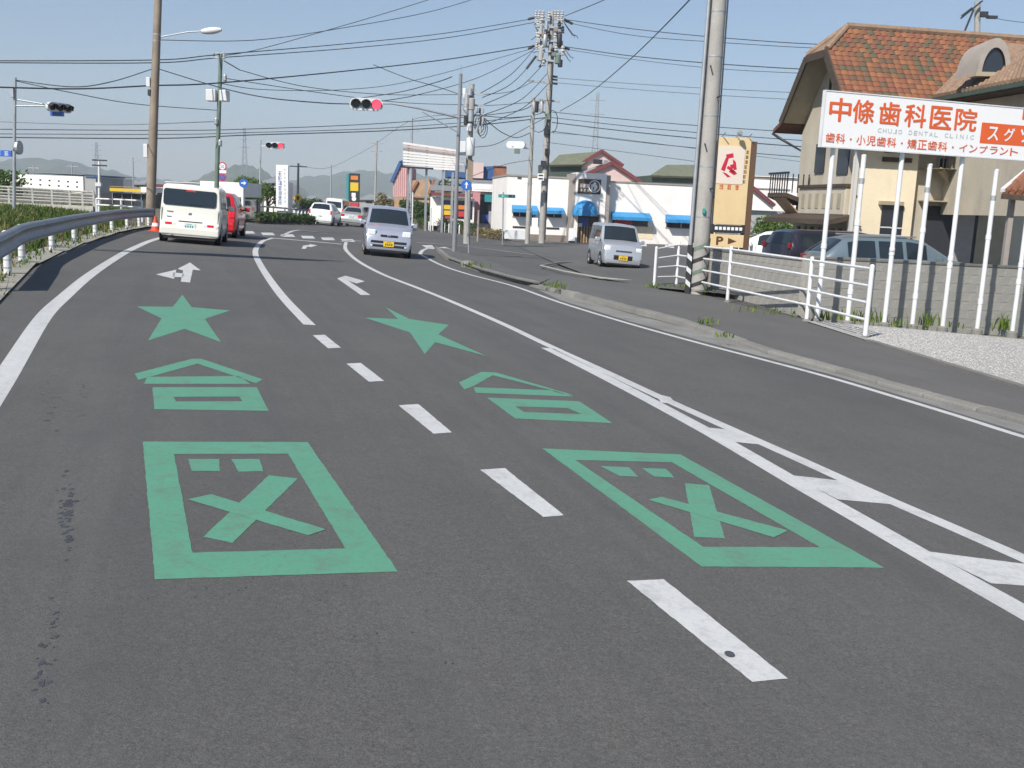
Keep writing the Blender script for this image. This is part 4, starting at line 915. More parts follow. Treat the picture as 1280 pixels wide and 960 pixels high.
for i, (y0_, y1_) in enumerate(((97,118),(103,127),(140,168),(147,178),(153,186),(164,199))):
    wire(('top','second','third','fourth','fifth','bottom')[i]+' of the lower right wires behind the leaning pole', [(690,y0_,69.8),(790,y0_+(y1_-y0_)*.36,66),(900,y0_+(y1_-y0_)*.68,61),(1040,y1_,56),(1150,y1_+6,54)], .016 if i < 2 else .026 if i != 4 else .034)
wire('steep wire falling from the upper edge to the tall pole', [(880,-24,30),(858,4,32),(790,72,46),(735,118,60),(700,139,69)], .022)
wire('short steep wire from the upper edge to the tall pole top', [(790,-22,50),(757,-1,58),(706,20,69.5)], .024)
wire('faint wire leaving the roof pole to the right edge', [(1222,13,59.6),(1250,24,58),(1300,30,56)], .018)
for i, (pts, lb) in enumerate((([(275,104,46),(330,112,50),(430,112,56),(520,100,62),(668,60,69.6)], 'wire from the green pole sagging above the red light to the tall pole'),
    ([(282,98,46),(400,116,50),(500,128,54),(580,131,56)], 'wire from the green pole down to the crowded pole behind the red light'),
    ([(298,87,46),(380,108,50),(480,118,54),(580,118,56)], 'wire from the clamp on the green pole to the crowded pole'),
    ([(606,118,56),(640,114,62),(668,101,69.5)], 'short wire between the crowded pole top and the tall pole'),
    ([(606,132,56),(640,130,62),(690,125,69.5)], 'short level wire below it between the crowded pole and the tall pole'),
    ([(472,178,118),(515,150,95),(580,143,58)], 'wire rising from the far pole to the crowded pole'),
    ([(373,207,95),(414,209,118),(471,180,119)], 'far wire strung between the three distant poles'),
    ([(-60,150,75),(120,156,72),(268,152,47)], 'faint wire from the left edge to the middle of the green pole'),
    ([(684,178,69),(780,190,66),(900,206,60)], 'lowest short wire from the tall pole towards the sign tower'),
    ([(560,-8,52),(470,20,50),(330,60,48),(276,70,46)], 'wire falling from the upper edge to the green pole top'))):
    wire(lb, pts, .018)
wire('thin wire low on the right from the tall pole to the eaves', [(690,166,69),(760,172,66),(880,187,60),(1040,207,55)], .014)
# ================================================================== BUILDINGS
mat('stucco_cream', (.80,.69,.50), .9, noise=[(.8,.06),(20,.05)], bump=(60,.2,.005), dirt=(1.2,(.5,.42,.3),.3,(1,1,.25)))
mat('stucco_shade', (.50,.45,.36), .9, noise=[(.8,.1),(20,.06)], bump=(60,.2,.005), dirt=(1.2,(.2,.18,.15),.4,(1,1,.25)))  # greyed wall tone: shade on the gable and recess put into the colour
mat('tile_red', (.20,.085,.046), .8, noise=[(6,.3),(1.1,.25)], rnd=.38, dirt=(1.6,(.12,.085,.055),.7,None)); mat('tile_bed', (.24,.10,.05), .85, noise=(3,.2))
mat('tile_tan', (.27,.18,.12), .8, noise=[(5,.25),(1,.15)], bump=(8,.6,.03))
mat('timber_dark', (.07,.05,.035), .7, noise=(8,.25)); mat('soffit', (.36,.31,.22), .85, noise=(3,.1))
mat('glass_dark', (.025,.03,.04), .08, spec=.6); mat('window_frame', (.6,.6,.58), .5); mat('iron_black', (.02,.02,.025), .5)
mat('wall_white', (.88,.84,.80), .85, noise=[(.6,.04),(14,.04)], dirt=(.8,(.55,.50,.45),.25,(1,1,.3)))
mat('wall_base', (.24,.20,.17), .9, noise=(3,.15)); mat('awning_blue', (.035,.25,.52), .6, noise=(3,.08)); mat('roof_green', (.155,.165,.11), .7, noise=(2,.15)); mat('band_green', (.06,.09,.075), .7, noise=(2,.15))
mat('wall_pink', (.66,.50,.47), .85, noise=(1,.06)); mat('trim_maroon', (.18,.05,.05), .6); mat('door_wood', (.10,.065,.04), .7, noise=(10,.2)); mat('pillar_grey', (.33,.29,.26), .85, noise=(3,.1))
mat('panel_beige', (.74,.56,.31), .6, noise=(1,.05), dirt=(1.5,(.6,.42,.2),.3,None)); mat('panel_pale', (.76,.66,.56), .6); mat('side_brown', (.13,.075,.045), .6)
mat('corr_pink', (.58,.27,.28), .7, noise=(2,.1)); mat('roof_blue', (.04,.11,.28), .6, noise=(2,.1)); mat('brick_brown', (.30,.13,.08), .85, noise=(2,.25)); mat('timber_tan', (.42,.28,.17), .85, noise=(3,.2))
mat('grey_wall', (.36,.36,.36), .85, noise=(1,.1)); mat('roof_grey', (.25,.26,.27), .7, noise=(1,.1)); mat('rear_tint', (.38,.46,.44), .7, noise=(2,.1)); mat('poster_yellow', (.70,.48,.03), .6); mat('poster_orange', (.65,.2,.04), .6); mat('poster_red', (.55,.04,.05), .6); mat('teal', (.03,.28,.30), .6); mat('fence_wood', (.22,.17,.12), .85, noise=(5,.2))
def tile_colours(name, per_object):
    m = mat(name, (.2,.085,.046), .82, bump=(40,.4,.01)); N, L = m.node_tree.nodes, m.node_tree.links; b = N['Principled BSDF']
    src = N.new('ShaderNodeObjectInfo').outputs['Random'] if per_object else N.new('ShaderNodeNewGeometry').outputs['Random Per Island']
    cr = N.new('ShaderNodeValToRGB'); cr.color_ramp.interpolation = 'CONSTANT'; L.new(src, cr.inputs[0]); e = cr.color_ramp.elements
    cols = [(0,(.215,.088,.042)),(.22,(.165,.075,.043)),(.42,(.25,.105,.05)),(.6,(.115,.075,.045)),(.74,(.20,.075,.045)),(.88,(.10,.085,.05))]
    e[0].position, e[0].color = 0, (*cols[0][1],1); e[1].position, e[1].color = cols[1][0], (*cols[1][1],1)
    for p_, c_ in cols[2:]: q = e.new(p_); q.color = (*c_,1)
    L.new(cr.outputs[0], b.inputs['Base Color'])
tile_colours('tile_one', True); tile_colours('tile_mix', False)
# ---------------------------------------------------------------- dental clinic
c0 = B(1064, 33.); c0.z = LOTZ; yaw = RAD(8.6); c1 = c0+Vector((math.cos(yaw)*14, math.sin(yaw)*14, 0))
fr = Frame(c0, c1); clinic = fr.thing('clinic_house', 'cream clinic house with shade-toned walls and mottled orange tiled roof', 'house')
RM = 2.5; RZ = fr.px(1068,35,RM)[1]; EZ = 5.1; D = 5.0; XR = 9.5; HZ = RZ-.9; DS = (RZ-EZ)/2.75
def slope_front(x, z): return Vector((x, RM-(RZ-z)/DS, z))
def slope_back(x, z): return Vector((x, RM+(RZ-z)/DS, z))
b = MB(); b.box((0,0,-.6),(XR,D,EZ-.05)); wl = b.build('wall', 'stucco_shade', clinic)
gbl = MB(); gbl.prism([(0,.0,EZ-.05),(0,D,EZ-.05),(0,RM+(RZ-HZ)/DS,HZ-.08),(0,RM-(RZ-HZ)/DS,HZ-.08)], (.2,0,0)); gbl.build('gable_wall', 'stucco_shade', clinic)
roof = bpy.data.objects.new('roof', None); COL.objects.link(roof); roof.parent = clinic
xl = -.85; xh = .15
sl = [slope_front(xh, RZ), slope_front(xl, HZ), slope_front(xl, EZ-.35), slope_front(XR, EZ-.35), slope_front(XR, RZ)]
nf = Vector((0,-DS,1)).normalized(); nf = Vector((0, -(DS)/math.hypot(1,DS), 1/math.hypot(1,DS)))
MB().prism(sl, -nf*.12).build('roof_deck', 'tile_bed', roof); MB().prism([v-nf*.123 for v in sl], -nf*.02).build('soffit_board', 'soffit', roof)
EB = EZ+.28
sbk = [slope_back(xh, RZ), slope_back(xl, HZ), slope_back(xl, EB), slope_back(XR, EB), slope_back(XR, RZ)]
nb_ = Vector((0, DS/math.hypot(1,DS), 1/math.hypot(1,DS))); MB().prism(sbk, -nb_*.12).build('roof_deck', 'tile_bed', roof); MB().prism([v-nb_*.123 for v in sbk], -nb_*.02).build('soffit_board', 'soffit', roof)
hp = [slope_front(xh,RZ), slope_front(xl,HZ), slope_back(xl,HZ)]; MB().prism(hp, (0.1,0,-.1)).build('hip_deck', 'tile_tan', roof)
# curved tiles, course by course
tl_me = None; tw, th = .25, .225; slen = math.hypot(3.75, RZ-EZ)+.4
sdv = Vector((0, -1/math.hypot(1,DS), -DS/math.hypot(1,DS)))       # down the slope
rows = 13; nt_ = 0; rest = MB()
def tile_geo(b, o):
    vs = []; n = 6
    for e in (0, 1):
        for j in range(n+1):
            u = j/n; h = .028*math.sin(u*math.pi)+.01+(.016 if e else 0)
            vs.append(o+Vector((u*tw,0,0))+sdv*(e*th*1.12)+nf*h)
    for j in range(n+1): vs.append(vs[n+1+j]-nf*.03)
    b.add(vs, [(j,j+1,n+2+j,n+1+j) for j in range(n)]+[(n+1+j,n+2+j,2*n+3+j,2*n+2+j) for j in range(n)])
for row in range(23):
    z = RZ-(row*th+.08)*DS/math.hypot(1,DS); x0 = xh+(xl-xh)*min(1,(RZ-z)/(RZ-HZ)); ncol = 40
    for k in range(ncol):
        x = x0+(XR-x0)*0+k*tw
        if x > 6.8: break
        o_ = slope_front(x, z)
        if (row*7+k*3) % 2 == 0 and nt_ < 298:
            if tl_me is None:
                tb_ = MB(); tile_geo(tb_, Vector((0,0,0))); o = tb_.build('roof_tile', 'tile_one', roof, smooth=50); tl_me = o.data
            else:
                o = bpy.data.objects.new('roof_tile', tl_me); COL.objects.link(o); o.parent = roof
            o.location = o_; nt_ += 1
        else: tile_geo(rest, o_)
stuff(rest.build('lower_tiles', 'tile_mix', roof, smooth=50))
MB().tube([slope_front(xh,RZ)+Vector((0,0,.05)), Vector((XR,RM,RZ+.05))], .12, 8).build('ridge_tiles', 'tile_tan', roof, smooth=40)
for a, c in ((slope_front(xh,RZ), slope_front(xl,HZ)), (slope_back(xh,RZ), slope_back(xl,HZ))): MB().tube([a+Vector((0,0,.04)), c+Vector((0,0,.04))], .1, 8).build('hip_tiles', 'tile_tan', roof, smooth=40)
for fn, ze in ((slope_front, EZ-.35), (slope_back, EB)): MB().bar(fn(xl-.03,HZ)-Vector((0,0,.1)), fn(xl-.03,ze)-Vector((0,0,.1)), .06, .3).build('barge_board', 'timber_dark', roof)
MB().bar(slope_front(xl-.03,HZ)-Vector((0,0,.1)), slope_back(xl-.03,HZ)-Vector((0,0,.1)), .06, .26).build('barge_board', 'timber_dark', roof)
MB().prism([slope_back(xl,EB), slope_back(xl,EB)+Vector((0,.7,-.26)), slope_back(XR,EB)+Vector((0,.7,-.26)), slope_back(XR,EB)], (0,0,-.14)).build('eave', 'tile_red', roof)
MB().tube([slope_back(xl,EB)+Vector((0,.7,-.42)), slope_back(xl,EB)+Vector((.1,.3,-.6)), Vector((.1,D+.02,EZ-.8)), Vector((.1,D+.02,-.2))], .05, 8).build('downpipe', 'iron_black', clinic, smooth=50)
# timber in the gable peak and gable window
MB().box((-.03,1.5,EZ+.9),(0,3.5,EZ+1.05)).build('gable_beam', 'timber_dark', clinic)
for y_ in (2.0,3.0): MB().box((-.05,y_-.06,EZ+.0),(0,y_+.06,EZ+1.9)).build('gable_stud', 'timber_dark', clinic)
MB().box((-.04,1.1,3.4),(0,1.9,4.5)).build('window', 'glass_dark', clinic); MB().box((-.06,2.9,3.5),(0,3.6,4.5)).build('window', 'glass_dark', clinic)
# balcony on the gable side, canopy below
bal = bpy.data.objects.new('balcony', None); COL.objects.link(bal); bal.parent = clinic
MB().prism([(-.02,3.9,2.35),(-.02,5.9,2.35),(-.9,5.6,2.62),(-.9,3.9,2.62)], (0,0,.16)).build('floor', 'timber_dark', bal)
MB().prism([(0,3.9,1.7),(0,5.0,1.7),(-.85,5.2,2.6),(-.85,4.1,2.6)], (0,0,.05)).build('corbel', 'timber_tan', bal)
for k in range(8): MB().box((-.9,3.9+.22*k,2.78),(-.87,3.94+.22*k,3.45)).build('baluster', 'iron_black', bal)
MB().box((-.93,3.85,3.45),(-.85,5.6,3.52)).build('handrail', 'iron_black', bal)
for k in range(5): MB().box((-.9+.2*k,3.88,2.78),(-.87+.2*k,3.92,3.45)).build('baluster', 'iron_black', bal)
MB().box((-.5,.15,2.05),(-.02,3.7,2.95)).build('parapet', 'stucco_shade', clinic, bevel=.03)
MB().box((-.56,.1,2.95),(-.02,3.75,3.05)).build('parapet_cap', 'timber_dark', clinic)
for k in range(6): MB().box((-.515,.4+.55*k,2.25),(-.5,.65+.55*k,2.75)).build('parapet_panel', 'soffit', clinic)
MB().prism([(-1.15,-.25,1.72),(0,-.25,2.0),(0,5.1,2.0),(-1.15,5.1,1.72)], (0,0,.16)).build('canopy', 'timber_dark', clinic)
for k in range(8): MB().box((-.06,.6+.55*k,-.3),(0,.75+.55*k,1.6)).build('slat', 'timber_dark' if k % 2 else 'soffit', clinic)
# cream bay facing the road
fx = lambda x, y, o=0.: fr.px(x, y, o)
bx0, bx1 = fx(1069,250,-.35)[0], fx(1143,250,-.35)[0]
MB().box((bx0,-.35,-.6),(bx1,0.05,EZ-.1)).build('bay', 'stucco_cream', clinic, bevel=.015)
MB().box((bx0-.12,-.42,-.6),(bx0-.02,-.3,EZ-.2)).build('downpipe', 'window_frame', clinic)
for (x0_,y0_,x1_,y1_) in ((1103,256,1112,294),(1116,257,1126,295)):
    a_, c_ = fx(x0_,y0_,-.36), fx(x1_,y1_,-.36); wn = MB().box((a_[0],-.37,c_[1]),(c_[0],-.34,a_[1])).build('window', 'glass_dark', clinic)
    MB().box((a_[0]-.03,-.39,c_[1]-.03),(c_[0]+.03,-.36,c_[1]+.02)).build('sill', 'window_frame', wn); MB().box((a_[0],-.385,(a_[1]+c_[1])/2-.25),(c_[0],-.36,(a_[1]+c_[1])/2-.21)).build('glazing_bar', 'window_frame', wn)
a_, c_ = fx(1101,251,-.5), fx(1130,257,-.5); MB().box((a_[0],-.5,c_[1]),(c_[0],-.36,a_[1])).build('flower_box', 'soffit', clinic)
a_, c_ = fx(1105,196,-.45), fx(1140,203.5,-.45); MB().box((a_[0],-.45,c_[1]),(c_[0],-.35,a_[1])).build('lintel', 'timber_dark', clinic)
a_, c_ = fx(1107,188,-.45), fx(1138,192,-.45); MB().box((a_[0],-.42,c_[1]),(c_[0],-.35,a_[1])).build('lintel', 'timber_dark', clinic)
for y_ in (245,283,320): a_ = fx(1072,y_,-.4); MB().box((a_[0]-.03,-.46,a_[1]-.02),(a_[0]+.1,-.36,a_[1]+.02)).build('bracket', 'timber_dark', clinic)
# right recess with posts, door and bracing
for (x0_,y0_,x1_,y1_,m_,d_) in ((1158,257,1189,330,'dark',-.02),(1218,262,1223,330,'dark',-.02),(1176,198,1186,212,'glass_dark',-.02),(1225,258,1250,330,'soffit',-.04),(1195,255,1212,330,'pillar_grey',-.05)):
    a_, c_ = fx(x0_,y0_,d_), fx(x1_,y1_,d_); MB().box((a_[0],d_,max(-.5,c_[1])),(c_[0],.0,a_[1])).build('door' if y1_ > 320 else 'window', m_, clinic)
a_, c_ = fx(1158,250,-.5), fx(1255,256,-.5); MB().box((a_[0],-.5,c_[1]),(c_[0],.05,a_[1])).build('beam', 'soffit', clinic)
a_, c_ = fx(1168,210,-.9), fx(1240,214,-.9); MB().box((a_[0],-.9,c_[1]),(c_[0],0,a_[1])).build('balcony_floor', 'soffit', clinic)
for (p_, q_) in (((1176,212),(1196,240)),((1238,212),(1216,240))): a_, c_ = fx(*p_,-.7), fx(*q_,-.1); MB().bar((a_[0],-.7,a_[1]),(c_[0],-.1,c_[1]), .12, .16).build('brace', 'soffit', clinic)
for k in range(10): a_ = fx(1172+6.6*k,208,-.85); MB().box((a_[0]-.02,-.87,a_[1]-.05),(a_[0]+.02,-.83,a_[1]+.75)).build('baluster', 'iron_black', clinic)
# wing roof that comes forward on the right, with a round dormer
wing = bpy.data.objects.new('wing_roof', None); COL.objects.link(wing); wing.parent = clinic
def LQ(px, py, Y): q = U(px, py, Y)-fr.o; return Vector((q.dot(fr.d), q.dot(fr.n), q.z))
A_ = [LQ(1168,121,33.2), LQ(1300,96,26.5), LQ(1300,62,29.6), LQ(1234,53,36.0)]
nrm = (A_[1]-A_[0]).cross(A_[3]-A_[0]).normalized(); nrm = -nrm if nrm.z < 0 else nrm
MB().prism(A_, -nrm*.14).build('slope', 'tile_tan', wing)
ncol = 26
for k in range(ncol):
    f0 = (k+.5)/ncol; p_, q_ = A_[0].lerp(A_[1], f0), A_[3].lerp(A_[2], f0); MB().tube([p_+nrm*.02, q_+nrm*.02], .075, 6).build('tile_column', 'tile_tan', wing, smooth=60)
MB().bar(A_[0]-Vector((0,0,.1)), A_[1]-Vector((0,0,.1)), .12, .12).build('gutter', 'band_green', wing)
MB().prism([A_[0]-nrm*.15, A_[1]-nrm*.15, A_[1]-nrm*.15+Vector((1.6,1.2,-.0)), A_[0]-nrm*.15+Vector((1.6,.4,0))], (0,0,-.06)).build('soffit', 'timber_dark', wing)
wq = [A_[0]+Vector((.75,.3,-.2)), A_[1]+Vector((.75,.3,-.2))]
MB().prism([wq[0], wq[1], Vector((wq[1].x, wq[1].y, 2.2)), Vector((wq[0].x, wq[0].y, 2.2))], (.2,.1,0)).build('wing_wall', 'stucco_shade', wing)
dm = bpy.data.objects.new('dormer', None); COL.objects.link(dm); dm.parent = clinic
dc = LQ(1242,90,30.0); ex = Vector((1,-.25,0)); rd = .45; ex.normalize(); uz = Vector((0,0,1)); ey = Vector((0,1,0))
ri, ro_, fc = [], [], []
for j in range(15):
    a_ = math.pi*j/14; d_ = ex*math.cos(a_)*rd+uz*math.sin(a_)*rd*2.1; ri.append(dc+d_*.72); ro_.append(dc+d_)
bd_ = MB(); bd_.v = ro_+ri+[v+ey*1.1-uz*.1 for v in ro_]; n_ = 15; bd_.f = [(j,j+1,n_+j+1,n_+j) for j in range(14)]+[(j,2*n_+j,2*n_+j+1,j+1) for j in range(14)]; bd_.build('arch', 'pillar_grey', dm, smooth=40)
MB().poly([v+ey*.1 for v in ri]).build('pane', 'glass_dark', dm, tri=True)
MB().prism([dc-ex*rd*1.05+uz*-.12, dc+ex*rd*1.05+uz*-.12, dc+ex*rd*1.05, dc-ex*rd*1.05], (0,.4,0)).build('sill', 'soffit', dm)
bh = MB(); pq = [LQ(1262,49,45), LQ(1330,36,45), LQ(1330,88,45), LQ(1250,88,45)]; bh.prism(pq, (0,.3,0)); bh.build('rear_roof', 'rear_tint', clinic)
# small tiled porch roof at the right edge
g0_ = U(1252,238,24.5); gt = thing('porch', 'small orange tiled porch roof with white verge at the right edge', 'porch', (g0_.x, g0_.y, LOTZ))
Q = lambda px, py, Y: U(px, py, Y)-gt.location
q4 = [Q(1253,240,24.5), Q(1330,247,24.5), Q(1340,196,26), Q(1284,214,26)]; MB().prism(q4, (0,.0,-.08)).build('roof', 'tile_red', gt)
MB().bar(q4[0]+Vector((0,0,.04)), q4[3]+Vector((0,0,.04)), .1, .08).build('verge', 'white_metal', gt)
for k in range(9): p_, c_ = q4[0].lerp(q4[1], (k+.5)/9), q4[3].lerp(q4[2], (k+.5)/9); MB().tube([p_+Vector((0,0,.03)), c_+Vector((0,0,.03))], .07, 6).build('tile_column', 'tile_red', gt, smooth=60)
MB().bar(q4[0]-Vector((0,0,.1)), q4[1]-Vector((0,0,.1)), .08, .12).build('gutter', 'timber_dark', gt)
for px in (1266, 1330): q = Q(px,243,24.9); MB().box((q.x-.06,q.y-.06,-.05),(q.x+.06,q.y+.06,q.z-.05)).build('post', 'pillar_grey', gt)
# ---------------------------------------------------------------- beige sign tower
SY2 = 30.
p = B(890, SY2); p.z = LOTZ; tw_ = Frame(p, p+Vector((1,.14,0)))
st = tw_.thing('sign_tower', 'tall beige restaurant sign tower with a red emblem and P arrow panel', 'signboard')
X = lambda x, y: tw_.px(x, y)
def panel(name, xl_, yt, xr, yb, m, d0=0., d1=.35, bev=0.):
    a_, c_ = X(xl_, yt), X(xr, yb); return MB().box((a_[0],d0,c_[1]),(c_[0],d1,a_[1])).build(name, m, st, bevel=bev)
Lx, Rx = X(893,240)[0], X(934.5,240)[0]
zT, zM, zS, zP, zB = X(915,172)[1], X(915,281)[1], X(915,291.5)[1], X(915,293.5)[1], X(915,309.5)[1]
MB().box((Lx,0,zM),(Rx,.3,zT)).build('panel', 'panel_beige', st, bevel=.01); MB().box((Lx+.02,-.012,zM+(zT-zM)*.47),(Lx+(Rx-Lx)*.82,-.002,zT-.25)).build('pale_field', 'panel_pale', st)
MB().box((Lx,0,zS),(Rx,.3,zM-.02)).build('strip', 'dark', st); MB().box((Lx,0,zB),(Rx,.3,zP)).build('parking_panel', 'panel_beige', st, bevel=.01)
MB().box((Rx+.005,-.02,-.1),(Rx+.17,.34,zT-.08)).build('side_case', 'side_brown', st); MB().box((Lx,.08,-.1),(Lx+.1,.2,zT-.1)).build('post', 'side_brown', st); MB().box((Rx-.25,.08,-.1),(Rx-.12,.2,zB)).build('post', 'side_brown', st)
pw = Rx-Lx; cxm = Lx+pw*.40; zc = X(908,208)[1]; u = pw/42.
em = MB(); E2 = lambda x, z: (cxm+x*u, -.016, zc+z*u)
for q in ([(-6,14),(3,16),(4,11),(-5,9)], [(-6,10),(-2,10),(-6,-6),(-11,-4)], [(3,9),(7,6),(9,-3),(5,-4)], [(-9,-7),(-4,-8),(2,-12),(-2,-13)], [(-1,-6),(6,-10),(10,-8),(3,-3)], [(0,2),(4,3),(5,-2),(1,-3)], [(-4,-2),(6,-8),(8,-6),(-2,1)]): em.poly([E2(*k) for k in q])
em.build('emblem', 'red_print', st)
for k in range(3):
    bb = MB(); glyph(bb, cxm+(-9+10*k)*u, X(908,233.5)[1], 6*u, -.016, 80+k); bb.build('lettering', 'orange_print', st)
bb = MB()
for k in range(7): glyph(bb, Rx-5*u-(.3*u*(k-3)), X(930,190+6.2*k)[1], 4.5*u, -.008, 90+k)
bb.build('lettering', 'brown_print', st)
for k in range(7): MB().box((Lx+(4+5.2*k)*u,-.008,zS+(zM-zS)*.35),(Lx+(7.6+5.2*k)*u,-.001,zS+(zM-zS)*.72)).build('lettering', 'sign_white', st)
text(st, 'lettering', 'P', MATS['brown_print'], (Lx+pw*.27, (zB+zP)/2), pw*.19, (zP-zB)*.62, -.006, bold=.03)
MB().poly([(Lx+pw*.52,-.006,zB+(zP-zB)*.25),(Lx+pw*.78,-.006,(zB+zP)/2),(Lx+pw*.52,-.006,zB+(zP-zB)*.75)]).build('arrow', 'brown_print', st)
for f_ in (.12,.55,.9): MB().tube([(Lx+pw*f_,.1,zT),(Lx+pw*f_,-.25,zT+.12)], .015, 6).build('spotlight_arm', 'galv', st); 
MB().lathe([(.05,-.06),(.09,.06)], (Lx+pw*.55,-.27,zT+.12), 'y', 10).build('spotlight', 'galv', st)
# ---------------------------------------------------------------- white restaurant
r0 = U(628,300.5,76.5); r1 = U(990,311,80.); r1.z = r0.z
rf_ = Frame(r0, r1); rs = rf_.thing('restaurant', 'white restaurant with blue awnings and an arched entrance canopy', 'restaurant')
X = lambda x, y, o=0.: rf_.px(x, y, o)
def rb_(name, x0_, y0_, x1_, y1_, d0, d1, m, bev=0., par=None): return rf_.fbox(x0_, y0_, x1_, y1_, d0, d1).build(name, m, par or rs, bevel=bev)
zL, zR = X(670,221.5)[1], X(800,229.5)[1]
xs = [X(633,260)[0], X(715,260)[0], X(757,260)[0], X(985,270)[0]]
MB().box((xs[0],0,.55),(xs[1],9,zL)).build('wall', 'wall_white', rs); MB().box((xs[0],-.03,-.6),(xs[1],9,.55)).build('plinth', 'wall_base', rs)
MB().box((xs[2],0,.1),(xs[3],9,zR)).build('wall', 'wall_white', rs); MB().box((xs[2],-.03,-.8),(xs[3],9,.1)).build('plinth', 'wall_base', rs)
MB().box((xs[0]-.05,-.06,zL),(xs[1],9,zL+.12)).build('coping', 'pillar_grey', rs); MB().box((xs[2],-.06,zR),(xs[3],9,zR+.1)).build('coping', 'pillar_grey', rs)
zTw = X(738,216.5,-.6)[1]; tx0, tx1 = X(719,250,-.9)[0], X(757,250,-.9)[0]
MB().box((tx0,-.9,X(738,268,-.9)[1]),(tx1,1,zTw)).build('entrance_tower', 'wall_white', rs); lg = X(726,300,-.9)
for a_, c_ in ((tx0,X(722,280,-.9)[0]),(X(749.5,280,-.9)[0],tx1)): MB().box((a_,-.9,-.5),(c_,1,X(738,268,-.9)[1])).build('tower_leg', 'wall_white', rs)
MB().box((xs[1]-.35,-.85,-.5),(tx0-.01,.9,zTw-.1)).build('pillar', 'pillar_grey', rs); MB().box((tx1+.01,-.85,-.5),(tx1+.32,.9,zTw-.1)).build('pillar', 'pillar_grey', rs)
MB().box((X(722,280,-.5)[0],-.45,-.4),(X(749.5,280,-.5)[0],-.4,X(738,268,-.9)[1])).build('door', 'door_wood', rs)
for k in range(8): x_ = X(722.5+3.5*k,290,-.46)[0]; MB().box((x_,-.49,-.3),(x_+.08,-.455,X(738,283,-.9)[1])).build('door_slat', 'timber_tan', rs)
MB().box((X(724,270,-.46)[0],-.5,X(730,283,-.46)[1]),(X(736,270,-.46)[0],-.455,X(730,272,-.46)[1])).build('poster', 'blue_print', rs); MB().box((X(723,270,-.46)[0],-.52,X(726,283.5,-.46)[1]),(X(728,270,-.46)[0],-.505,X(726,279,-.46)[1])).build('poster', 'sign_white', rs)
rb_('notice_stand', 711.5,285,718.5,301.5,-1.6,-1.45,'sign_white'); rb_('notice_base', 711.5,301,718.5,304.5,-1.7,-1.3,'dark')
# dark sign with a ring emblem and white lettering
sgx0, sgx1, sz0, sz1 = X(722.5,235,-.96)[0], X(751,235,-.96)[0], X(738,242.5,-.96)[1], X(738,224,-.96)[1]
sgp = MB().box((sgx0,-.97,sz0),(sgx1,-.9,sz1)).build('name_sign', 'timber_dark', rs)
cx2, cz2, rd2 = sgx0+(sgx1-sgx0)*.72, (sz0+sz1)/2+.02, (sz1-sz0)*.42; rg_ = MB()
for j in range(20):
    a0_, a1_ = j*.314, (j+1)*.314; rg_.poly([(cx2+math.cos(a)*rr_, -.976, cz2+math.sin(a)*rr_) for a, rr_ in ((a0_,rd2),(a1_,rd2),(a1_,rd2*.86),(a0_,rd2*.86))])
for q in ([(-.5,.2),(0,.75),(.3,.5),(.1,.1),(-.1,-.2)], [(0,.2),(.4,.3),(.45,-.2),(.1,-.8),(-.2,-.7),(0,-.2)], [(-.6,-.1),(-.3,0),(-.2,-.5),(-.5,-.5)]): rg_.poly([(cx2+x*rd2,-.976,cz2+z*rd2) for x, z in q])
rg_.build('emblem', 'sign_white', sgp, tri=True); bb = MB()
for k in range(4): glyph(bb, sgx0+.25+.27*k, cz2+.02, .3, -.976, 20+k)
for k in range(4): glyph(bb, sgx0+.25+.27*k, cz2-.3, .2, -.976, 30+k)
bb.build('lettering', 'sign_white', sgp)
# arched canopy
ca = MB(); k = 14; cx3 = (X(720,268,-2.)[0]+X(750,268,-2.)[0])/2; hw = (X(750,268,-2.)[0]-X(720,268,-2.)[0])/2*1.06; zc3 = X(735,267,-2.)[1]; hh = X(735,250,-1.6)[1]-zc3
for i in range(7):
    e_ = i/6*math.pi/2; 
    for j in range(k+1):
        a_ = math.pi*j/k; ca.v.append(Vector((cx3+math.cos(a_)*hw, -.9-1.25*math.sin(a_)*math.cos(e_)*1.0, zc3+hh*math.sin(a_)*math.sin(e_)+ .0)))
ca.f = [(i*(k+1)+j, i*(k+1)+j+1, (i+1)*(k+1)+j+1, (i+1)*(k+1)+j) for i in range(6) for j in range(k)]
ca.build('arched_canopy', 'awning_blue', rs, smooth=60)
vl = MB(); vl.v = [Vector((cx3+math.cos(math.pi*j/k)*hw, -.9-1.25*math.sin(math.pi*j/k), zc3-dz_)) for dz_ in (0,.18) for j in range(k+1)]; vl.f = [(j,j+1,k+2+j,k+1+j) for j in range(k)]; vl.build('canopy_valance', 'awning_blue', rs, smooth=60)
# awnings and windows
for (x0_, x1_, yt, yb, wy) in ((640,660,256,263,270),(664,671,257,266,272),(682,704,259,265,271),(764,812,264.5,272.5,281),(832,872,268,276,284)):
    a_, c_ = X(x0_,yt,-.0), X(x1_,yt+(x1_-x0_)*.04,0); zb_ = X(x0_,yb,-.8)[1]; aw = MB()
    aw.prism([(a_[0],0,a_[1]),(a_[0],-.8,zb_+.12),(a_[0],-.8,zb_-.12),(a_[0],0,zb_-.1)], (c_[0]-a_[0],0,0)); aw.build('awning', 'awning_blue', rs)
    zw = X(x0_,wy,0)[1]; wn = MB().box((a_[0]+.1,-.03,zw),(c_[0]-.1,.02,a_[1]-.1)).build('window', 'glass_dark', rs); MB().box((a_[0]+.05,-.06,zw-.06),(c_[0]-.05,.0,zw)).build('sill', 'pillar_grey', wn)
    MB().box(((a_[0]+c_[0])/2-.03,-.045,zw),((a_[0]+c_[0])/2+.03,-.03,a_[1]-.2)).build('mullion', 'window_frame', wn)
rb_('poster', 769,273,790,281,-.05,-.035,'poster_red'); rb_('poster', 680,268,683,274,-.05,-.03,'poster_orange')
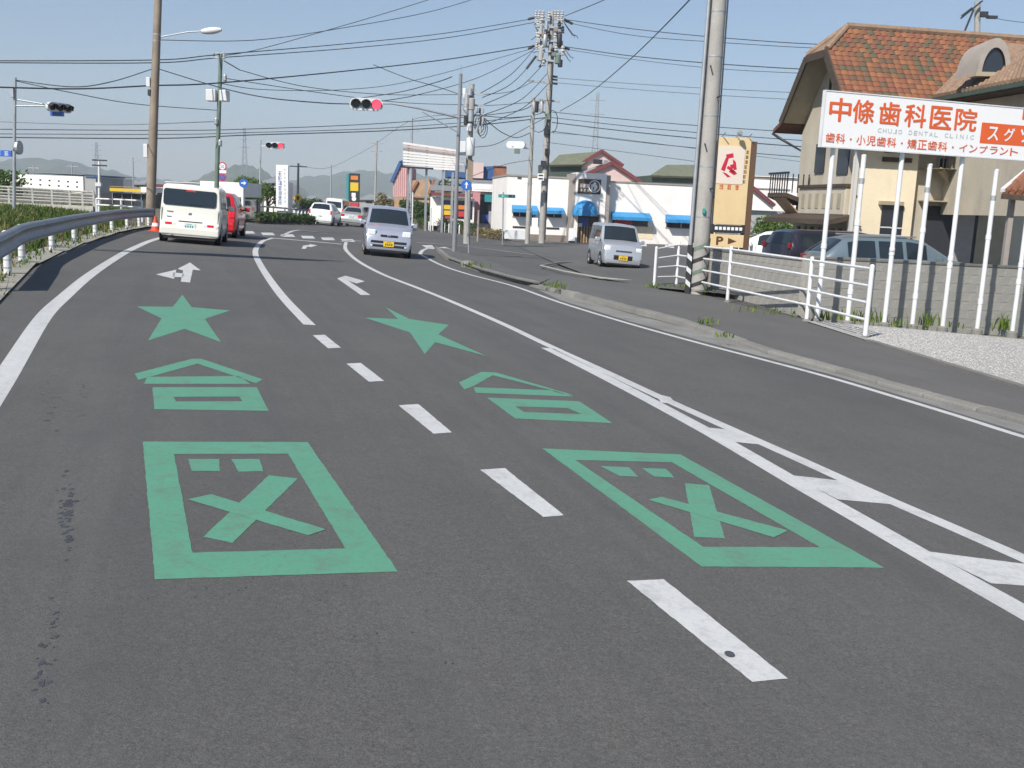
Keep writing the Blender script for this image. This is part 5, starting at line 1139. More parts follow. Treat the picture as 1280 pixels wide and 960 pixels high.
for (x0_, x1_, y_) in ((641,659,283.5),(683,699,285)): rb_('vent_grille', x0_, y_-1, x1_, y_+1.8, -.04, 0, 'dark')
rb_('lower_panel', 767,282,816,299,-.02,0,'stucco_cream')
for (x_,y_) in ((803,306.5),(837,308.5)):
    q = U(x_,y_,63 if x_ < 820 else 60); q = Vector((q.x,q.y,q.z)); o = MB().prism([(-.28,0,-.05),(.28,0,-.05),(.2,0,.16),(-.2,0,.16)], (0,.16,0)).build('wheel_stop', 'box_white'); o.location = q
    tag(o, 'white wheel stop block on the forecourt '+('left of' if x_ < 820 else 'behind')+' the fence end post', 'wheel stop', 'wheel stops on the forecourt')
o = MB().box((-.9,0,-.05),(.9,.4,.55)).build('planter', 'box_white'); o.location = U(646,298,72); tag(o, 'low white planter bench below the left restaurant window', 'planter')
# hip roof and gables behind the parapet
def solid(par, name, pix, off_, dep, m):
    return MB().prism([(X(x,y,off_)[0], off_, X(x,y,off_)[1]) for x, y in pix], (0,dep,0)).build(name, m, par, tri=True)
solid(rs, 'clerestory', [(686,204),(727,204),(727,222),(686,222)], 4., 5., 'band_green')
ro = MB(); pA = [X(686,206,3.6), X(728,205.5,3.6)]; pB = [X(699,193.5,6), X(752,189,6)]
ro.prism([(pA[0][0],3.6,pA[0][1]),(pA[1][0],3.6,pA[1][1]),(pB[1][0],6,pB[1][1]),(pB[0][0],6,pB[0][1])], (0,.1,-.15)); ro.build('roof', 'roof_green', rs)
solid(rs, 'gable_wall', [(727,204),(752,190.5),(777,206),(777,226),(727,226)], 4.3, 5., 'wall_pink')
for a_, c_ in (((723,206.5),(752,188.5)),((752,188.5),(779,207))): q0, q1 = X(*a_,4.2), X(*c_,4.2); MB().bar((q0[0],4.2,q0[1]),(q1[0],4.2,q1[1]), .3, .22).build('barge_board', 'trim_maroon', rs)
solid(rs, 'front_gable', [(735,217),(765,205.5),(799,227),(735,227)], 2.2, 4., 'wall_pink')
for a_, c_ in (((731,218.5),(765,203.5)),((765,203.5),(801,228))): q0, q1 = X(*a_,2.1), X(*c_,2.1); MB().bar((q0[0],2.1,q0[1]),(q1[0],2.1,q1[1]), .34, .26).build('barge_board', 'trim_maroon', rs)
ro = MB(); pA = [X(731,218,2.3), X(765,204,2.3)]; pB = [X(722,213,8), X(748,200,8)]
ro.prism([(pA[0][0],2.3,pA[0][1]),(pA[1][0],2.3,pA[1][1]),(pB[1][0],8,pB[1][1]),(pB[0][0],8,pB[0][1])], (0,0,.12)); ro.build('gable_roof', 'roof_grey', rs)
rb_('roof_unit', 744,199,753,205,2.5,3.2,'dark'); rb_('roof_unit', 755,200,760,206,2.0,2.1,'roof_grey')
solid(rs, 'clerestory', [(815,219),(905,222),(905,231),(815,231)], 4., 5., 'band_green')
ro = MB(); pA = [X(813,219,3.6), X(905,222,3.6)]; pB = [X(833,206,7), X(905,206,7)]
ro.prism([(pA[0][0],3.6,pA[0][1]),(pA[1][0],3.6,pA[1][1]),(pB[1][0],7,pB[1][1]),(pB[0][0],7,pB[0][1])], (0,.1,-.15)); ro.build('roof', 'roof_green', rs)
for (x0_,y0_,x1_,y1_) in ((647,221,652,224),): rb_('vent', x0_,y0_,x1_,y1_,-.02,0,'band_green')
# ---------------------------------------------------------------- buildings beyond
def shop(name, label, x0_, x1_, Y0, Y1, cat='building'):
    f = Frame(B(x0_, Y0), B(x1_, Y1)); return f, f.thing(name, label, cat)
def fb(f, t, name, x0_, y0_, x1_, y1_, d0, d1, m, bev=0.): return f.fbox(x0_, y0_, x1_, y1_, d0, d1).build(name, m, t, bevel=bev)
def fpoly(f, t, name, pix, off_, dep, m):
    return MB().prism([(f.px(x,y,off_)[0], off_, f.px(x,y,off_)[1]) for x, y in pix], (0,dep,0)).build(name, m, t, tri=True)
f, t = shop('blue_roof_shop', 'shop with deep blue roof and white fascia left of the restaurant', 588, 634, 96, 96.4, 'shop')
fb(f,t,'wall',590,239,634,288,0,8,'wall_white'); fb(f,t,'fascia',588,229.5,617,240,-.5,0,'wall_white'); fpoly(f,t,'roof',[(560,209.5),(621,207.5),(621,224.5),(560,221)],1.,7,'roof_blue'); fb(f,t,'eave',588,224.5,620,229,-.3,1,'roof_grey')
fb(f,t,'sign_face',592,231.5,614,237.5,-.53,-.5,'sign_white'); fb(f,t,'chimney',592,203,604,223,.4,.9,'wall_pink'); fb(f,t,'brick_pillar',619,208.5,632,246,-.8,.4,'brick_brown'); fb(f,t,'brick_cap',618,207,633,209,-.9,.5,'trim_maroon')
fb(f,t,'pink_pillar',591,240,599,281,-1.2,-.6,'corr_pink'); fb(f,t,'dark_window',600,243,626,280,-.06,0,'glass_dark'); fb(f,t,'teal_banner',606,243,624,253,-.3,-.25,'teal'); fb(f,t,'poster',602,268,620,279,-.3,-.25,'blue_print')
fb(f,t,'white_panel',617,262,620,288,-1.4,-1.3,'sign_white'); fb(f,t,'white_panel',611,264,616,289,-1.5,-1.4,'grey_wall'); fb(f,t,'white_panel',622,254,628,288,-.8,-.7,'sign_white')
fb(f,t,'roof_ridge',560,207,622,209.5,2.5,5,'roof_blue')
f, t = shop('poster_shop', 'low white shop with maroon awning and yellow posters behind the signal mast', 537, 592, 88, 88.3, 'shop')
fb(f,t,'wall',538,246,592,284,0,6,'wall_white'); fb(f,t,'awning',539,240,591,246.5,-.7,0,'trim_maroon'); fb(f,t,'window',553,250,590,274,-.05,0,'glass_dark')
for (x0_,y0_,x1_,y1_,m_) in ((555,256,566,262,'poster_yellow'),(555,263,566,269,'poster_yellow'),(573,256,582,262,'poster_orange'),(573,264,582,271,'poster_red'),(556,270,565,273,'poster_red'),(555,252,566,255,'blue_print')): fb(f,t,'poster',x0_,y0_,x1_,y1_,-.09,-.06,m_)
fb(f,t,'roof',538,231,590,240,.3,5.5,'roof_grey')
f, t = shop('pink_shed', 'pink corrugated shed with a blue edged roof beyond the junction', 491, 513, 107, 107, 'shed')
fpoly(f,t,'wall',[(491,246),(512.5,246),(513,209),(501,203),(491.5,224)],0,6,'corr_pink')
for k in range(9): x_ = 492.3+2.4*k; fpoly(f,t,'rib',[(x_,246),(x_+.8,246),(x_+.8,max(210,225-(x_-491)*2.1)),(x_,max(210,225-(x_-491)*2.1))],-.06,.05,'wall_pink')
for a_, c_ in (((489,228),(501,201.5)),((501,201.5),(514,209))): q0, q1 = f.px(*a_,-.1), f.px(*c_,-.1); MB().bar((q0[0],-.1,q0[1]),(q1[0],-.1,q1[1]), .3, .3).build('roof_edge', 'roof_blue', t)
fb(f,t,'shopfront',493,246,536,276,-.3,5,'timber_tan'); fb(f,t,'opening',505,252,535,274,-.36,-.3,'dark')
fpoly(f,t,'tan_gable',[(510,244),(512,226),(536,224),(541,240),(536,246),(512,246)],-.6,3,'timber_tan')
for a_, c_ in (((512,244),(522,226)),((543,224),(536,242))): q0, q1 = f.px(*a_,-.7), f.px(*c_,-.7); MB().bar((q0[0],-.7,q0[1]),(q1[0],-.7,q1[1]), .25, .25).build('rafter', 'brick_brown', t)
# billboard seen from behind
f = Frame(B(503,82), B(570,83.2)); t = f.thing('billboard', 'large pale slatted billboard seen from behind, above the poster shop', 'billboard')
for k in range(9):
    y0_ = 177.5+3.7*k; a_, c_ = f.px(504,y0_), f.px(570,y0_+2.6+ (13-1.1*k)*.9); zt_, zb_ = f.px(504,y0_)[1], f.px(504,y0_+2.6)[1]; zt2 = f.px(570,y0_+9.5-.75*k)[1]; zb2 = f.px(570,y0_+12-.75*k)[1]
    MB().prism([(a_[0],0,zb_),(c_[0],0,zb2),(c_[0],0,zt2),(a_[0],0,zt_)], (0,.1,0)).build('slat', 'wall_pink' if k == 1 else 'pillar_grey' if k == 2 else 'wall_white', t)
for x_ in (511,534,555,567): q = f.px(x_,200); MB().box((q[0]-.08,.1,-.3),(q[0]+.08,.3,f.px(x_,178+(x_-511)*.18)[1])).build('post', 'galv', t)
q0, q1 = f.px(502,208.5), f.px(541,211); MB().bar((q0[0],-.1,q0[1]),(q1[0],-.1,q1[1]), .3, .14).build('catwalk', 'dark', t)
# yellow and black sign tower
f = Frame(B(436,100), B(449,100)); t = f.thing('sign_tower', 'slim yellow and black roadside sign tower over the far cars', 'signboard')
fb(f,t,'case',436.5,216.5,448.5,253,0,.5,'dark'); fb(f,t,'yellow_panel',438.5,219.5,447.5,225,-.04,0,'poster_orange'); fb(f,t,'yellow_panel',438,228,447.8,239,-.04,0,'poster_yellow'); fb(f,t,'pale_mark',439.5,241,444.5,246,-.04,0,'sign_white')
MB().lathe([(.22,0),(.22,.03)], (f.px(442.5,248.5)[0],-.04,f.px(442.5,248.5)[1]), 'y', 14).build('pale_mark', 'sign_white', t); fb(f,t,'red_panel',433,253,448,260,-.1,.5,'poster_red'); fb(f,t,'side_fin',433,217,435.5,253,.1,.3,'teal')
q = f.px(442,262); MB().box((q[0]-.2,.1,-.3),(q[0]+.2,.4,f.px(442,255)[1])).build('post', 'galv', t)
# tall white sign with a column of blue characters
f = Frame(B(344,76), B(361,76)); t = f.thing('vertical_sign', 'tall white vertical sign with a column of blue characters', 'signboard')
a_, c_ = f.px(346,206), f.px(360,264); MB().box((a_[0]-.06,0,c_[1]),(c_[0],.35,a_[1])).build('board', 'sign_white', t, bevel=.02)
for k in range(7): bb = MB(); q = f.px(350,217+6*k); glyph(bb, q[0], q[1], .34, -.008, 70+k); bb.build('lettering', 'blue_print', t)
bb = MB()
for k in range(9): q = f.px(356,212+5*k); glyph(bb, q[0], q[1], .17, -.008, 170+k)
bb.build('lettering', 'grey_print', t); q = f.px(353,264); MB().box((q[0]-.25,.1,-.3),(q[0]+.25,.28,q[1])).build('post', 'galv', t)
# white corner shop behind the red car, with a long flat neighbour
f, t = shop('corner_shop', 'white corner shop with glass front behind the red car', 250, 305, 58, 58, 'shop')
fb(f,t,'fascia',250,226,304.5,246.5,0,4,'wall_white'); fb(f,t,'glass_front',250,247,303,276,.4,4,'glass_dark'); fb(f,t,'corner_post',301.5,246.5,304.5,276,0,.3,'wall_white')
f, t = shop('long_store', 'long low store with pale roof edge behind the cream van', 196, 272, 82, 82.6, 'store')
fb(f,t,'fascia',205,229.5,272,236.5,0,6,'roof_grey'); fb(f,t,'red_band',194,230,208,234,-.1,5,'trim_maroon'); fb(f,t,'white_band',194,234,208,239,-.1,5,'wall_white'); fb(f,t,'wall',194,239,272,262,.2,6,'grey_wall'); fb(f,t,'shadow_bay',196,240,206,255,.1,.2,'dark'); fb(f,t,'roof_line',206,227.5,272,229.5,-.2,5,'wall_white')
f, t = shop('yellow_fascia_shop', 'low dark shop with a bright yellow fascia left of the lamp pole', 128, 185, 72, 72.3, 'shop')
fb(f,t,'fascia',137,234.8,177,240.5,-.4,5,'poster_yellow'); fb(f,t,'fascia_end',176,233.5,188,240.8,-.45,5,'wall_white'); fb(f,t,'front',126,240.5,186,263,0,5,'dark')
for x_ in (140,152,164,176): fb(f,t,'column',x_,241,x_+1.2,262,-.1,0,'grey_wall')
fb(f,t,'parapet',137,232.5,177,234.8,-.1,4,'timber_tan')
# long white building by the river and grey roofs
f, t = shop('long_white_building', 'long white windowed building beyond the railing on the left', 19, 106, 120, 118, 'building')
fb(f,t,'wall',19,217.5,105,262,0,10,'wall_white'); fb(f,t,'roof_band',18,214.5,105.5,218.5,-.2,10,'roof_grey')
for k in range(7):
    for j in range(2):
        x_ = 26+11.5*k; y_ = 222.5+6*j+.06*(x_-26); w_ = fb(f,t,'window',x_,y_,x_+2.2,y_+1.8,-.05,0,'glass_dark')
f, t = shop('grey_annex', 'grey block right of the long white building', 106, 121, 116, 116, 'building'); fb(f,t,'wall',106,221,121,262,0,8,'grey_wall'); fb(f,t,'roof',105.5,219,121.5,221,-.2,8,'roof_blue')
for (nm, lb, x0_, x1_, Y, yt, m_) in (('house', 'small grey far house left of the lamp pole', 132, 146, 150, 224, 'grey_wall'), ('house', 'small pale far house beside the lamp pole', 148, 166, 160, 226, 'wall_pink'), ('house', 'far house with blue tint between post and pole', 168, 182, 150, 225, 'roof_grey'), ('warehouse', 'white far warehouse behind the round tree', 330, 346, 100, 222, 'wall_white'), ('shop', 'small far shop with orange sign by the white hatchback', 378, 392, 140, 246, 'poster_orange'), ('shop', 'low far grey shop beside the sign tower', 449, 490, 150, 244, 'grey_wall'), ('house', 'low far house left of the sign tower', 400, 430, 170, 248, 'roof_grey'), ('house', 'dark far house below the tall white sign', 360, 378, 120, 250, 'grey_wall'), ('house', 'far white house at the extreme left', -60, 18, 130, 214, 'wall_white')):
    f = Frame(B(x0_,Y), B(x1_,Y)); t = f.thing(nm, lb, nm); fb(f,t,'wall',x0_,yt+4,x1_,yt+60,0,7,m_)
    a_, c_, e_ = f.px(x0_-1,yt+4.3), f.px(x1_+1,yt+4.3), f.px((x0_+x1_)/2,yt); MB().prism([(a_[0],-.3,a_[1]),(c_[0],-.3,c_[1]),(c_[0]-(c_[0]-a_[0])*.2,3.5,e_[1]+.1),(a_[0]+(c_[0]-a_[0])*.2,3.5,e_[1]+.1)], (0,.0,-.2)).build('roof', 'roof_grey', t)
    for k in range(2): fb(f,t,'window',x0_+(x1_-x0_)*(.2+.4*k),yt+7,x0_+(x1_-x0_)*(.4+.4*k),yt+10,-.05,0,'glass_dark')
# buildings seen between the sign tower and the clinic
f, t = shop('white_gable_house', 'white house with maroon verge right of the beige sign tower', 935, 968, 65, 65, 'house')
fpoly(f,t,'wall',[(925,262),(925,228),(941,235),(966,256),(966,262)],0,8,'wall_white'); fb(f,t,'lower_wall',925,262,985,300,.3,8,'grey_wall')
q0, q1 = f.px(936,230.5,-.1), f.px(968,257,-.1); MB().bar((q0[0],-.1,q0[1]),(q1[0],-.1,q1[1]), .4, .2).build('verge', 'trim_maroon', t)
f, t = shop('pale_block', 'pale cream block between the sign tower and the clinic', 935, 1000, 88, 88.2, 'building'); fb(f,t,'wall',930,221,1000,300,0,8,'wall_white'); fb(f,t,'parapet',929,220,1001,222,-.2,8,'panel_pale')
# ================================================================== VEHICLES
def carpaint(name, col, metal=.0, rough=.28): return mat(name, col, rough, metal=metal, coat=.6, noise=(1.5,.03))
carpaint('paint_cream', (.80,.785,.70)); carpaint('paint_red', (.55,.015,.02)); carpaint('paint_lilac', (.40,.425,.50), .35); carpaint('paint_silver', (.46,.49,.53), .4); carpaint('paint_white', (.78,.78,.76)); carpaint('paint_sedan', (.47,.48,.47), .4); carpaint('paint_blue', (.12,.19,.30), .2); carpaint('paint_dark', (.025,.02,.03), .1); carpaint('paint_teal', (.16,.21,.24), .3)
mat('car_glass', (.018,.026,.032), .04, spec=.7); mat('lamp_red', (.5,.01,.02), .25, emit=((1,.02,.05), .25), coat=.5); mat('lamp_clear', (.78,.8,.82), .12, coat=.8); mat('lamp_amber', (.7,.25,.03), .2)
mat('lamp_red_off', (.22,.01,.015), .3, coat=.4); mat('plate_yellow', (.78,.50,.02), .5); mat('plate_white', (.75,.76,.76), .5); mat('trim_black', (.018,.018,.02), .5); mat('tyre', (.022,.022,.023), .9); mat('alloy', (.5,.5,.52), .35, metal=.8); mat('chrome', (.7,.7,.7), .15, metal=1.)
def lerp(t, tab):
    for (a, va), (b, vb) in zip(tab, tab[1:]):
        if t <= b: return va+(vb-va)*max(0, (t-a)/(b-a))
    return tab[-1][1]
def car(name, label, paint, L=3.4, Wd=1.475, H=1.6, belt=.95, roofw=.60, top=None, ws=None, rw=None, side=None, wheel=.28, axle=(.62,.60), zb=.2, plate='plate_yellow', face='kei', k_end=.10, group='cars', round_=.05):
    """front = +y. top: side outline (y, z) rear to front; ws / rw: y-range of windscreen / rear window; side: y-ranges of side windows"""
    t = thing(name, label, 'car' if 'van' not in name else 'van', (0,0,0), 0, group); hw = Wd/2; hl = L/2
    def z_top(y): return lerp(y, top)
    def width(y):
        e = max(0, (abs(y)-(hl-.42))/.42); return hw*(1-k_end*e*e)
    def ring(y, inset=0.):
        zt = z_top(y)-inset; w_ = width(y)-inset; zs_ = min(belt, zt-.07); g = max(0., min(1., (zt-belt)/(H-belt))); wr = w_*(1-g)+g*min(w_, roofw*w_/hw*1.0)
        pts = [(w_*.93, zb+inset), (w_*.995, zb+.13), (w_, (zb+zs_)/2+.05), (w_*.985, zs_), (wr+ (w_-wr)*.06, zt-.06), (wr-round_, zt-.012), (wr*.45, zt+.006), (0, zt+.012)]
        return [Vector((-x, y, z)) for x, z in pts]+[Vector((x, y, z)) for x, z in reversed(pts[:-1])]
    ys = sorted(set([round(q[0],3) for q in top]+[round(-hl+L*i/44,3) for i in range(45)]))
    b = MB(); rings = [ring(ys[0], .03)]+[ring(y) for y in ys]+[ring(ys[-1], .03)]
    for v in rings[0]: v.y -= .02
    for v in rings[-1]: v.y += .02
    n = len(rings[0])
    for r_ in rings: b.v += r_
    for i in range(len(rings)-1):
        for j in range(n-1): b.f.append((i*n+j, i*n+j+1, (i+1)*n+j+1, (i+1)*n+j))
        b.f.append((i*n+n-1, i*n, (i+1)*n, (i+1)*n+n-1))
    b.f.append(tuple(range(n))); b.f.append(tuple((len(rings)-1)*n+j for j in reversed(range(n))))
    body = b.build('body', paint, t, smooth=38)
    # glass laid on the shell
    def pane_side(y0, y1, s, nm='side_window'):
        m_ = MB(); rows_ = []
        for i in range(7):
            y = y0+(y1-y0)*i/6; r_ = ring(y); lo, hi = (r_[3], r_[4]) if s < 0 else (r_[n-4], r_[n-5]); row = []
            for f_ in (.06,.5,.90): q = lo.lerp(hi, f_); row.append(q+Vector((s*.008, 0, .004)))
            rows_.append(row)
        for row in rows_: m_.v += row
        m_.f = [(i*3+j, i*3+j+1, (i+1)*3+j+1, (i+1)*3+j) for i in range(6) for j in range(2)]
        return m_.build(nm, 'car_glass', t, smooth=40)
    def pane_end(y0, y1, s, nm, inx=.92):
        m_ = MB(); K = 9; idx = [4,5,6,7,8,9,10]
        for i in range(K):
            y = y0+(y1-y0)*i/(K-1); r_ = ring(y); row = [r_[j] for j in idx]
            dz = (z_top(y+.01)-z_top(y-.01))/.02; nn = Vector((0,-dz,1)).normalized()
            for q in row: m_.v.append(Vector((q.x*inx, q.y, q.z+ (.0 if abs(q.x) < .1 else 0)))+nn*.012)
        k_ = len(idx); m_.f = [(i*k_+j, i*k_+j+1, (i+1)*k_+j+1, (i+1)*k_+j) for i in range(K-1) for j in range(k_-1)]
        return m_.build(nm, 'car_glass', t, smooth=40)
    for (y0, y1) in side or []:
        for s in (-1, 1): pane_side(y0, y1, s)
    if ws: pane_end(ws[0], ws[1], 1, 'windscreen')
    if rw: pane_end(rw[0], rw[1], -1, 'rear_window', .86)
    # wheels
    for sy, ya in ((1, hl-axle[0]), (-1, -hl+axle[1])):
        for s in (-1, 1):
            x = s*(hw-.09); wz = wheel
            MB().lathe([(wheel*1.16, -.006), (wheel*1.16, .006)], (s*(hw-.004), ya, wz+.01), 'x', 22).build('wheel_arch', 'trim_black', t)
            wo = bpy.data.objects.new('wheel', None); COL.objects.link(wo); wo.parent = t; wo.location = (x, ya, wz)
            MB().lathe([(wheel*.62,-.09),(wheel*.93,-.09),(wheel,-.06),(wheel,.06),(wheel*.93,.098),(wheel*.62,.09)], (0,0,0), 'x', 24).build('tyre', 'tyre', wo, smooth=50)
            rm = MB(); rm.lathe([(wheel*.6,.0),(wheel*.62,.094*s),(wheel*.54,.098*s),(wheel*.5,.07*s),(.05,.085*s),(.03,.09*s)], (0,0,0), 'x', 20); rm.build('rim', 'alloy', wo, smooth=40)
            sp = MB()
            for k in range(6): a = k*1.047; sp.bar((.088*s, math.cos(a)*.05, math.sin(a)*.05), (.09*s, math.cos(a)*wheel*.52, math.sin(a)*wheel*.52), .05, .02)
            sp.build('spokes', 'alloy', wo)
    # mirrors, wipers, plates, lamps
    my = (ws[0]+.28 if ws else .6)
    for s in (-1, 1):
        mm = MB(); mm.box((s*(hw+.02), my-.06, belt-.02), (s*(hw+.20), my+.05, belt+.13)); mm.build('mirror', paint, t, bevel=.03)
        MB().box((s*(hw-.06), my-.02, belt-.01), (s*(hw+.04), my+.02, belt+.05)).build('mirror_arm', 'trim_black', t)
    for (y0, y1) in (side or [])[1:]:
        for s in (-1, 1):
            for yy in (y0-.05, y1+.06):
                g = MB(); r_ = ring(yy); i0 = (0,1,2,3) if s < 0 else (n-1,n-2,n-3,n-4); pp = [r_[k]+Vector((s*.004,0,0)) for k in i0]; g.v = [p_+Vector((0,d_,0)) for p_ in pp for d_ in (-.006,.006)]
                g.f = [(2*k,2*k+1,2*k+3,2*k+2) for k in range(3)]; g.build('door_gap', 'trim_black', t)
            MB().box((s*(hw-.01), y0+.04, belt-.14), (s*(hw+.02), y0+.2, belt-.11)).build('door_handle', paint, t, bevel=.006)
    def plate_(y, z, s):
        o = MB().box((-.165, y-.006, z-.082), (.165, y+.006, z+.082)).build('number_plate', plate, t); d = MB(); yy = y+s*.0085
        dk = 'dark' if plate == 'plate_yellow' else 'sign_green'
        for k in range(4): d.poly([(-.1+.062*k-.018, yy, z-.05), (-.1+.062*k+.018, yy, z-.05), (-.1+.062*k+.018, yy, z+.012), (-.1+.062*k-.018, yy, z+.012)])
        for k in range(3): d.poly([(-.06+.05*k-.015, yy, z+.035), (-.06+.05*k+.015, yy, z+.035), (-.06+.05*k+.015, yy, z+.058), (-.06+.05*k-.015, yy, z+.058)])
        d.build('digits', dk, o)
    t['_'] = 0; del t['_']
    return t, body, ring, plate_, hl, hw
def place(t, p, heading):
    """heading: angle of the car's nose from straight ahead, clockwise in degrees"""
    t.location = p; tilt_to_ground(t, -RAD(heading))
def hdg(h): return Vector((math.sin(RAD(h)), math.cos(RAD(h)), 0))
def stand(px, py, dz, h, off_, Y=None):
    p = P(px, py, dz) if Y is None else U(px, py, Y)
    d = hdg(h)*off_; q = p+d; q.z = p.z+GX*d.x+GY*d.y
    return q
def bx(t, name, m, a, c, bev=.012): return MB().box(a, c).build(name, m, t, bevel=bev)
# ---- cream box van in the left lane
L = 3.73
t, body, ring, plate_, hl, hw = car('box_van', 'cream boxy minivan seen from behind in the left lane', 'paint_cream', L=L, Wd=1.67, H=1.64, belt=.98, roofw=.76,
    top=[(-L/2,.62),(-L/2+.015,.9),(-L/2+.05,1.2),(-L/2+.09,1.56),(-L/2+.2,1.635),(-.9,1.64),(.5,1.63),(.72,1.58),(1.12,1.02),(1.6,.93),(L/2-.08,.86),(L/2,.62)], ws=(.74,1.08), side=[(-1.45,-.62),(-.52,.5)], wheel=.3, axle=(.62,.58), plate='plate_white', k_end=.05, round_=.07, group='vehicles on the road')
yb = -hl-.025
rwp = MB(); o1 = []
for (cx_q, cz_q, a0) in ((.62,1.12,-90),(.62,1.43,0),(-.66,1.43,90),(-.66,1.12,180)):
    for k in range(5):
        a = RAD(a0+22.5*k); x_, z_ = cx_q+.07*math.cos(a), cz_q+.07*math.sin(a); o1.append(Vector((x_, -hl+.09-(1.56-z_)*.115-.022, z_)))
rwp.prism(o1, (0,.03,0)); rwo = rwp.build('rear_window', 'car_glass', t, tri=True); bx(t, 'stop_lamp', 'lamp_red', (-.13,-hl+.05,1.455),(.13,-hl+.09,1.49), 0)
for s in (-1,1): bx(t, 'tail_lamp', 'lamp_red', (s*.47,yb-.0,.50),(s*.66,yb+.04,.575)); bx(t, 'reverse_lamp', 'lamp_clear', (s*.38,yb-.0,.505),(s*.46,yb+.04,.57))
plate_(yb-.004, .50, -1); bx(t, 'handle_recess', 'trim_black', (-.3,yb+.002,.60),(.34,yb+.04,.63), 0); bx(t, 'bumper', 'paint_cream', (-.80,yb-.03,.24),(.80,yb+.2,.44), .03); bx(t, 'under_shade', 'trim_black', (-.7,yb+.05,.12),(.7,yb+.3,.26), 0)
bx(t, 'badge', 'chrome', (-.05,yb+.028,.80),(.05,yb+.05,.87), .01); bx(t, 'badge', 'chrome', (-.62,yb+.02,.86),(-.46,yb+.05,.885), 0); bx(t, 'badge', 'chrome', (-.62,yb+.016,.72),(-.5,yb+.05,.74), 0)
for s in (-1,1): bx(t, 'tailgate_gap', 'trim_black', (s*.755,-hl-.012,.62),(s*.763,-hl+.01,.98), 0)
bx(t, 'tailgate_gap', 'trim_black', (-.76,yb+.016,.445),(.76,yb+.04,.452), 0); bx(t, 'rear_wiper', 'trim_black', (-.05,-hl+.0,1.09),(.35,-hl+.012,1.105), 0)
bx(t, 'exhaust', 'alloy', (-.5,yb-.02,.2),(-.43,yb+.1,.26))
place(t, stand(236,304.8,0,-12.5,hl), -12.5)
# ---- red hatchback half hidden ahead of it
L = 3.8
t, body, ring, plate_, hl, hw = car('hatchback', 'red hatchback half hidden ahead of the cream van', 'paint_red', L=L, Wd=1.69, H=1.52, belt=.93, roofw=.62,
    top=[(-L/2,.6),(-L/2+.03,.95),(-L/2+.35,1.42),(-L/2+.6,1.5),(-.3,1.52),(.3,1.47),(1.05,.98),(1.6,.86),(L/2,.6)], ws=(.36,1.0), rw=(-L/2+.07,-L/2+.33), side=[(-1.2,-.4),(-.3,.45)], wheel=.3, plate='plate_white', group='vehicles on the road')
for s in (-1,1): bx(t, 'tail_lamp', 'lamp_red', (s*.6,-hl-.02,.70),(s*.76,-hl+.08,.98))
plate_(-hl-.03, .58, -1); bx(t, 'bumper', 'paint_red', (-.76,-hl-.06,.25),(.76,-hl+.2,.5), .03)
place(t, stand(263,295.8,0,-10,hl), -10)
# ---- oncoming lilac-silver small car
L = 3.39
t, body, ring, plate_, hl, hw = car('small_car', 'silver lilac small car driving towards the viewer', 'paint_lilac', L=L, Wd=1.475, H=1.58, belt=.96, roofw=.625,
    top=[(-L/2,.6),(-L/2+.05,1.0),(-L/2+.2,1.5),(-L/2+.4,1.57),(-.5,1.58),(.0,1.55),(.25,1.49),(.93,1.02),(1.3,.93),(L/2-.12,.80),(L/2-.02,.66),(L/2,.5)], ws=(.28,.92), side=[(-1.2,-.55),(-.45,.3)], wheel=.27, group='vehicles on the road', k_end=.08)
yf = hl+.02
for s in (-1,1): bx(t, 'headlamp', 'lamp_clear', (s*.42,yf-.14,.65),(s*.68,yf-.03,.83), .03); bx(t, 'fog_lamp', 'lamp_clear', (s*.5,yf-.02,.31),(s*.56,yf+.02,.36), .01)
bx(t, 'grille', 'trim_black', (-.27,yf-.06,.64),(.27,yf-.005,.69), .01); bx(t, 'badge', 'chrome', (-.06,yf-.03,.645),(.06,yf+.005,.69), .01)
bx(t, 'lower_grille', 'trim_black', (-.56,yf-.05,.42),(.56,yf+.008,.50), .01); bx(t, 'lower_grille', 'trim_black', (-.56,yf-.05,.30),(.56,yf+.008,.38), .01); plate_(yf+.02, .41, 1); bx(t, 'lip', 'trim_black', (-.6,yf-.2,.15),(.6,yf-.0,.24), .02)
bx(t, 'wiper', 'trim_black', (-.5,.9,1.035),(.45,.93,1.05), 0); bx(t, 'inner_mirror', 'box_white', (-.1,.44,1.30),(.1,.46,1.37), 0)
place(t, stand(484.5,321.5,0,180-9.5,-hl), 180-9.5)
# ---- silver tall van on the forecourt
L = 3.39
t, body, ring, plate_, hl, hw = car('tall_van', 'silver tall box van with yellow plate leaving the forecourt', 'paint_silver', L=L, Wd=1.475, H=1.66, belt=.98, roofw=.64,
    top=[(-L/2,.6),(-L/2+.03,1.1),(-L/2+.1,1.55),(-L/2+.25,1.65),(-.4,1.66),(.35,1.64),(.55,1.58),(1.0,1.05),(1.3,.97),(L/2-.12,.88),(L/2-.02,.7),(L/2,.5)], ws=(.58,1.0), side=[(-1.4,-.75),(-.65,-.05),(.02,.5)], wheel=.28, group='vehicles on the road', k_end=.08)
yf = hl+.02
for s in (-1,1): bx(t, 'headlamp', 'lamp_clear', (s*.47,yf-.16,.64),(s*.68,yf-.04,.82), .03)
bx(t, 'grille', 'trim_black', (-.36,yf-.05,.34),(.36,yf+.008,.52), .03); bx(t, 'chrome_bar', 'chrome', (-.3,yf-.06,.66),(.3,yf-.0,.70), .01); plate_(yf+.02, .43, 1); bx(t, 'lip', 'trim_black', (-.6,yf-.2,.16),(.6,yf-.0,.25), .02)
bx(t, 'wiper', 'trim_black', (-.5,.99,1.07),(.45,1.01,1.09), 0)
place(t, stand(777,337.5,.1,180-6.5,-hl), 180-6.5)
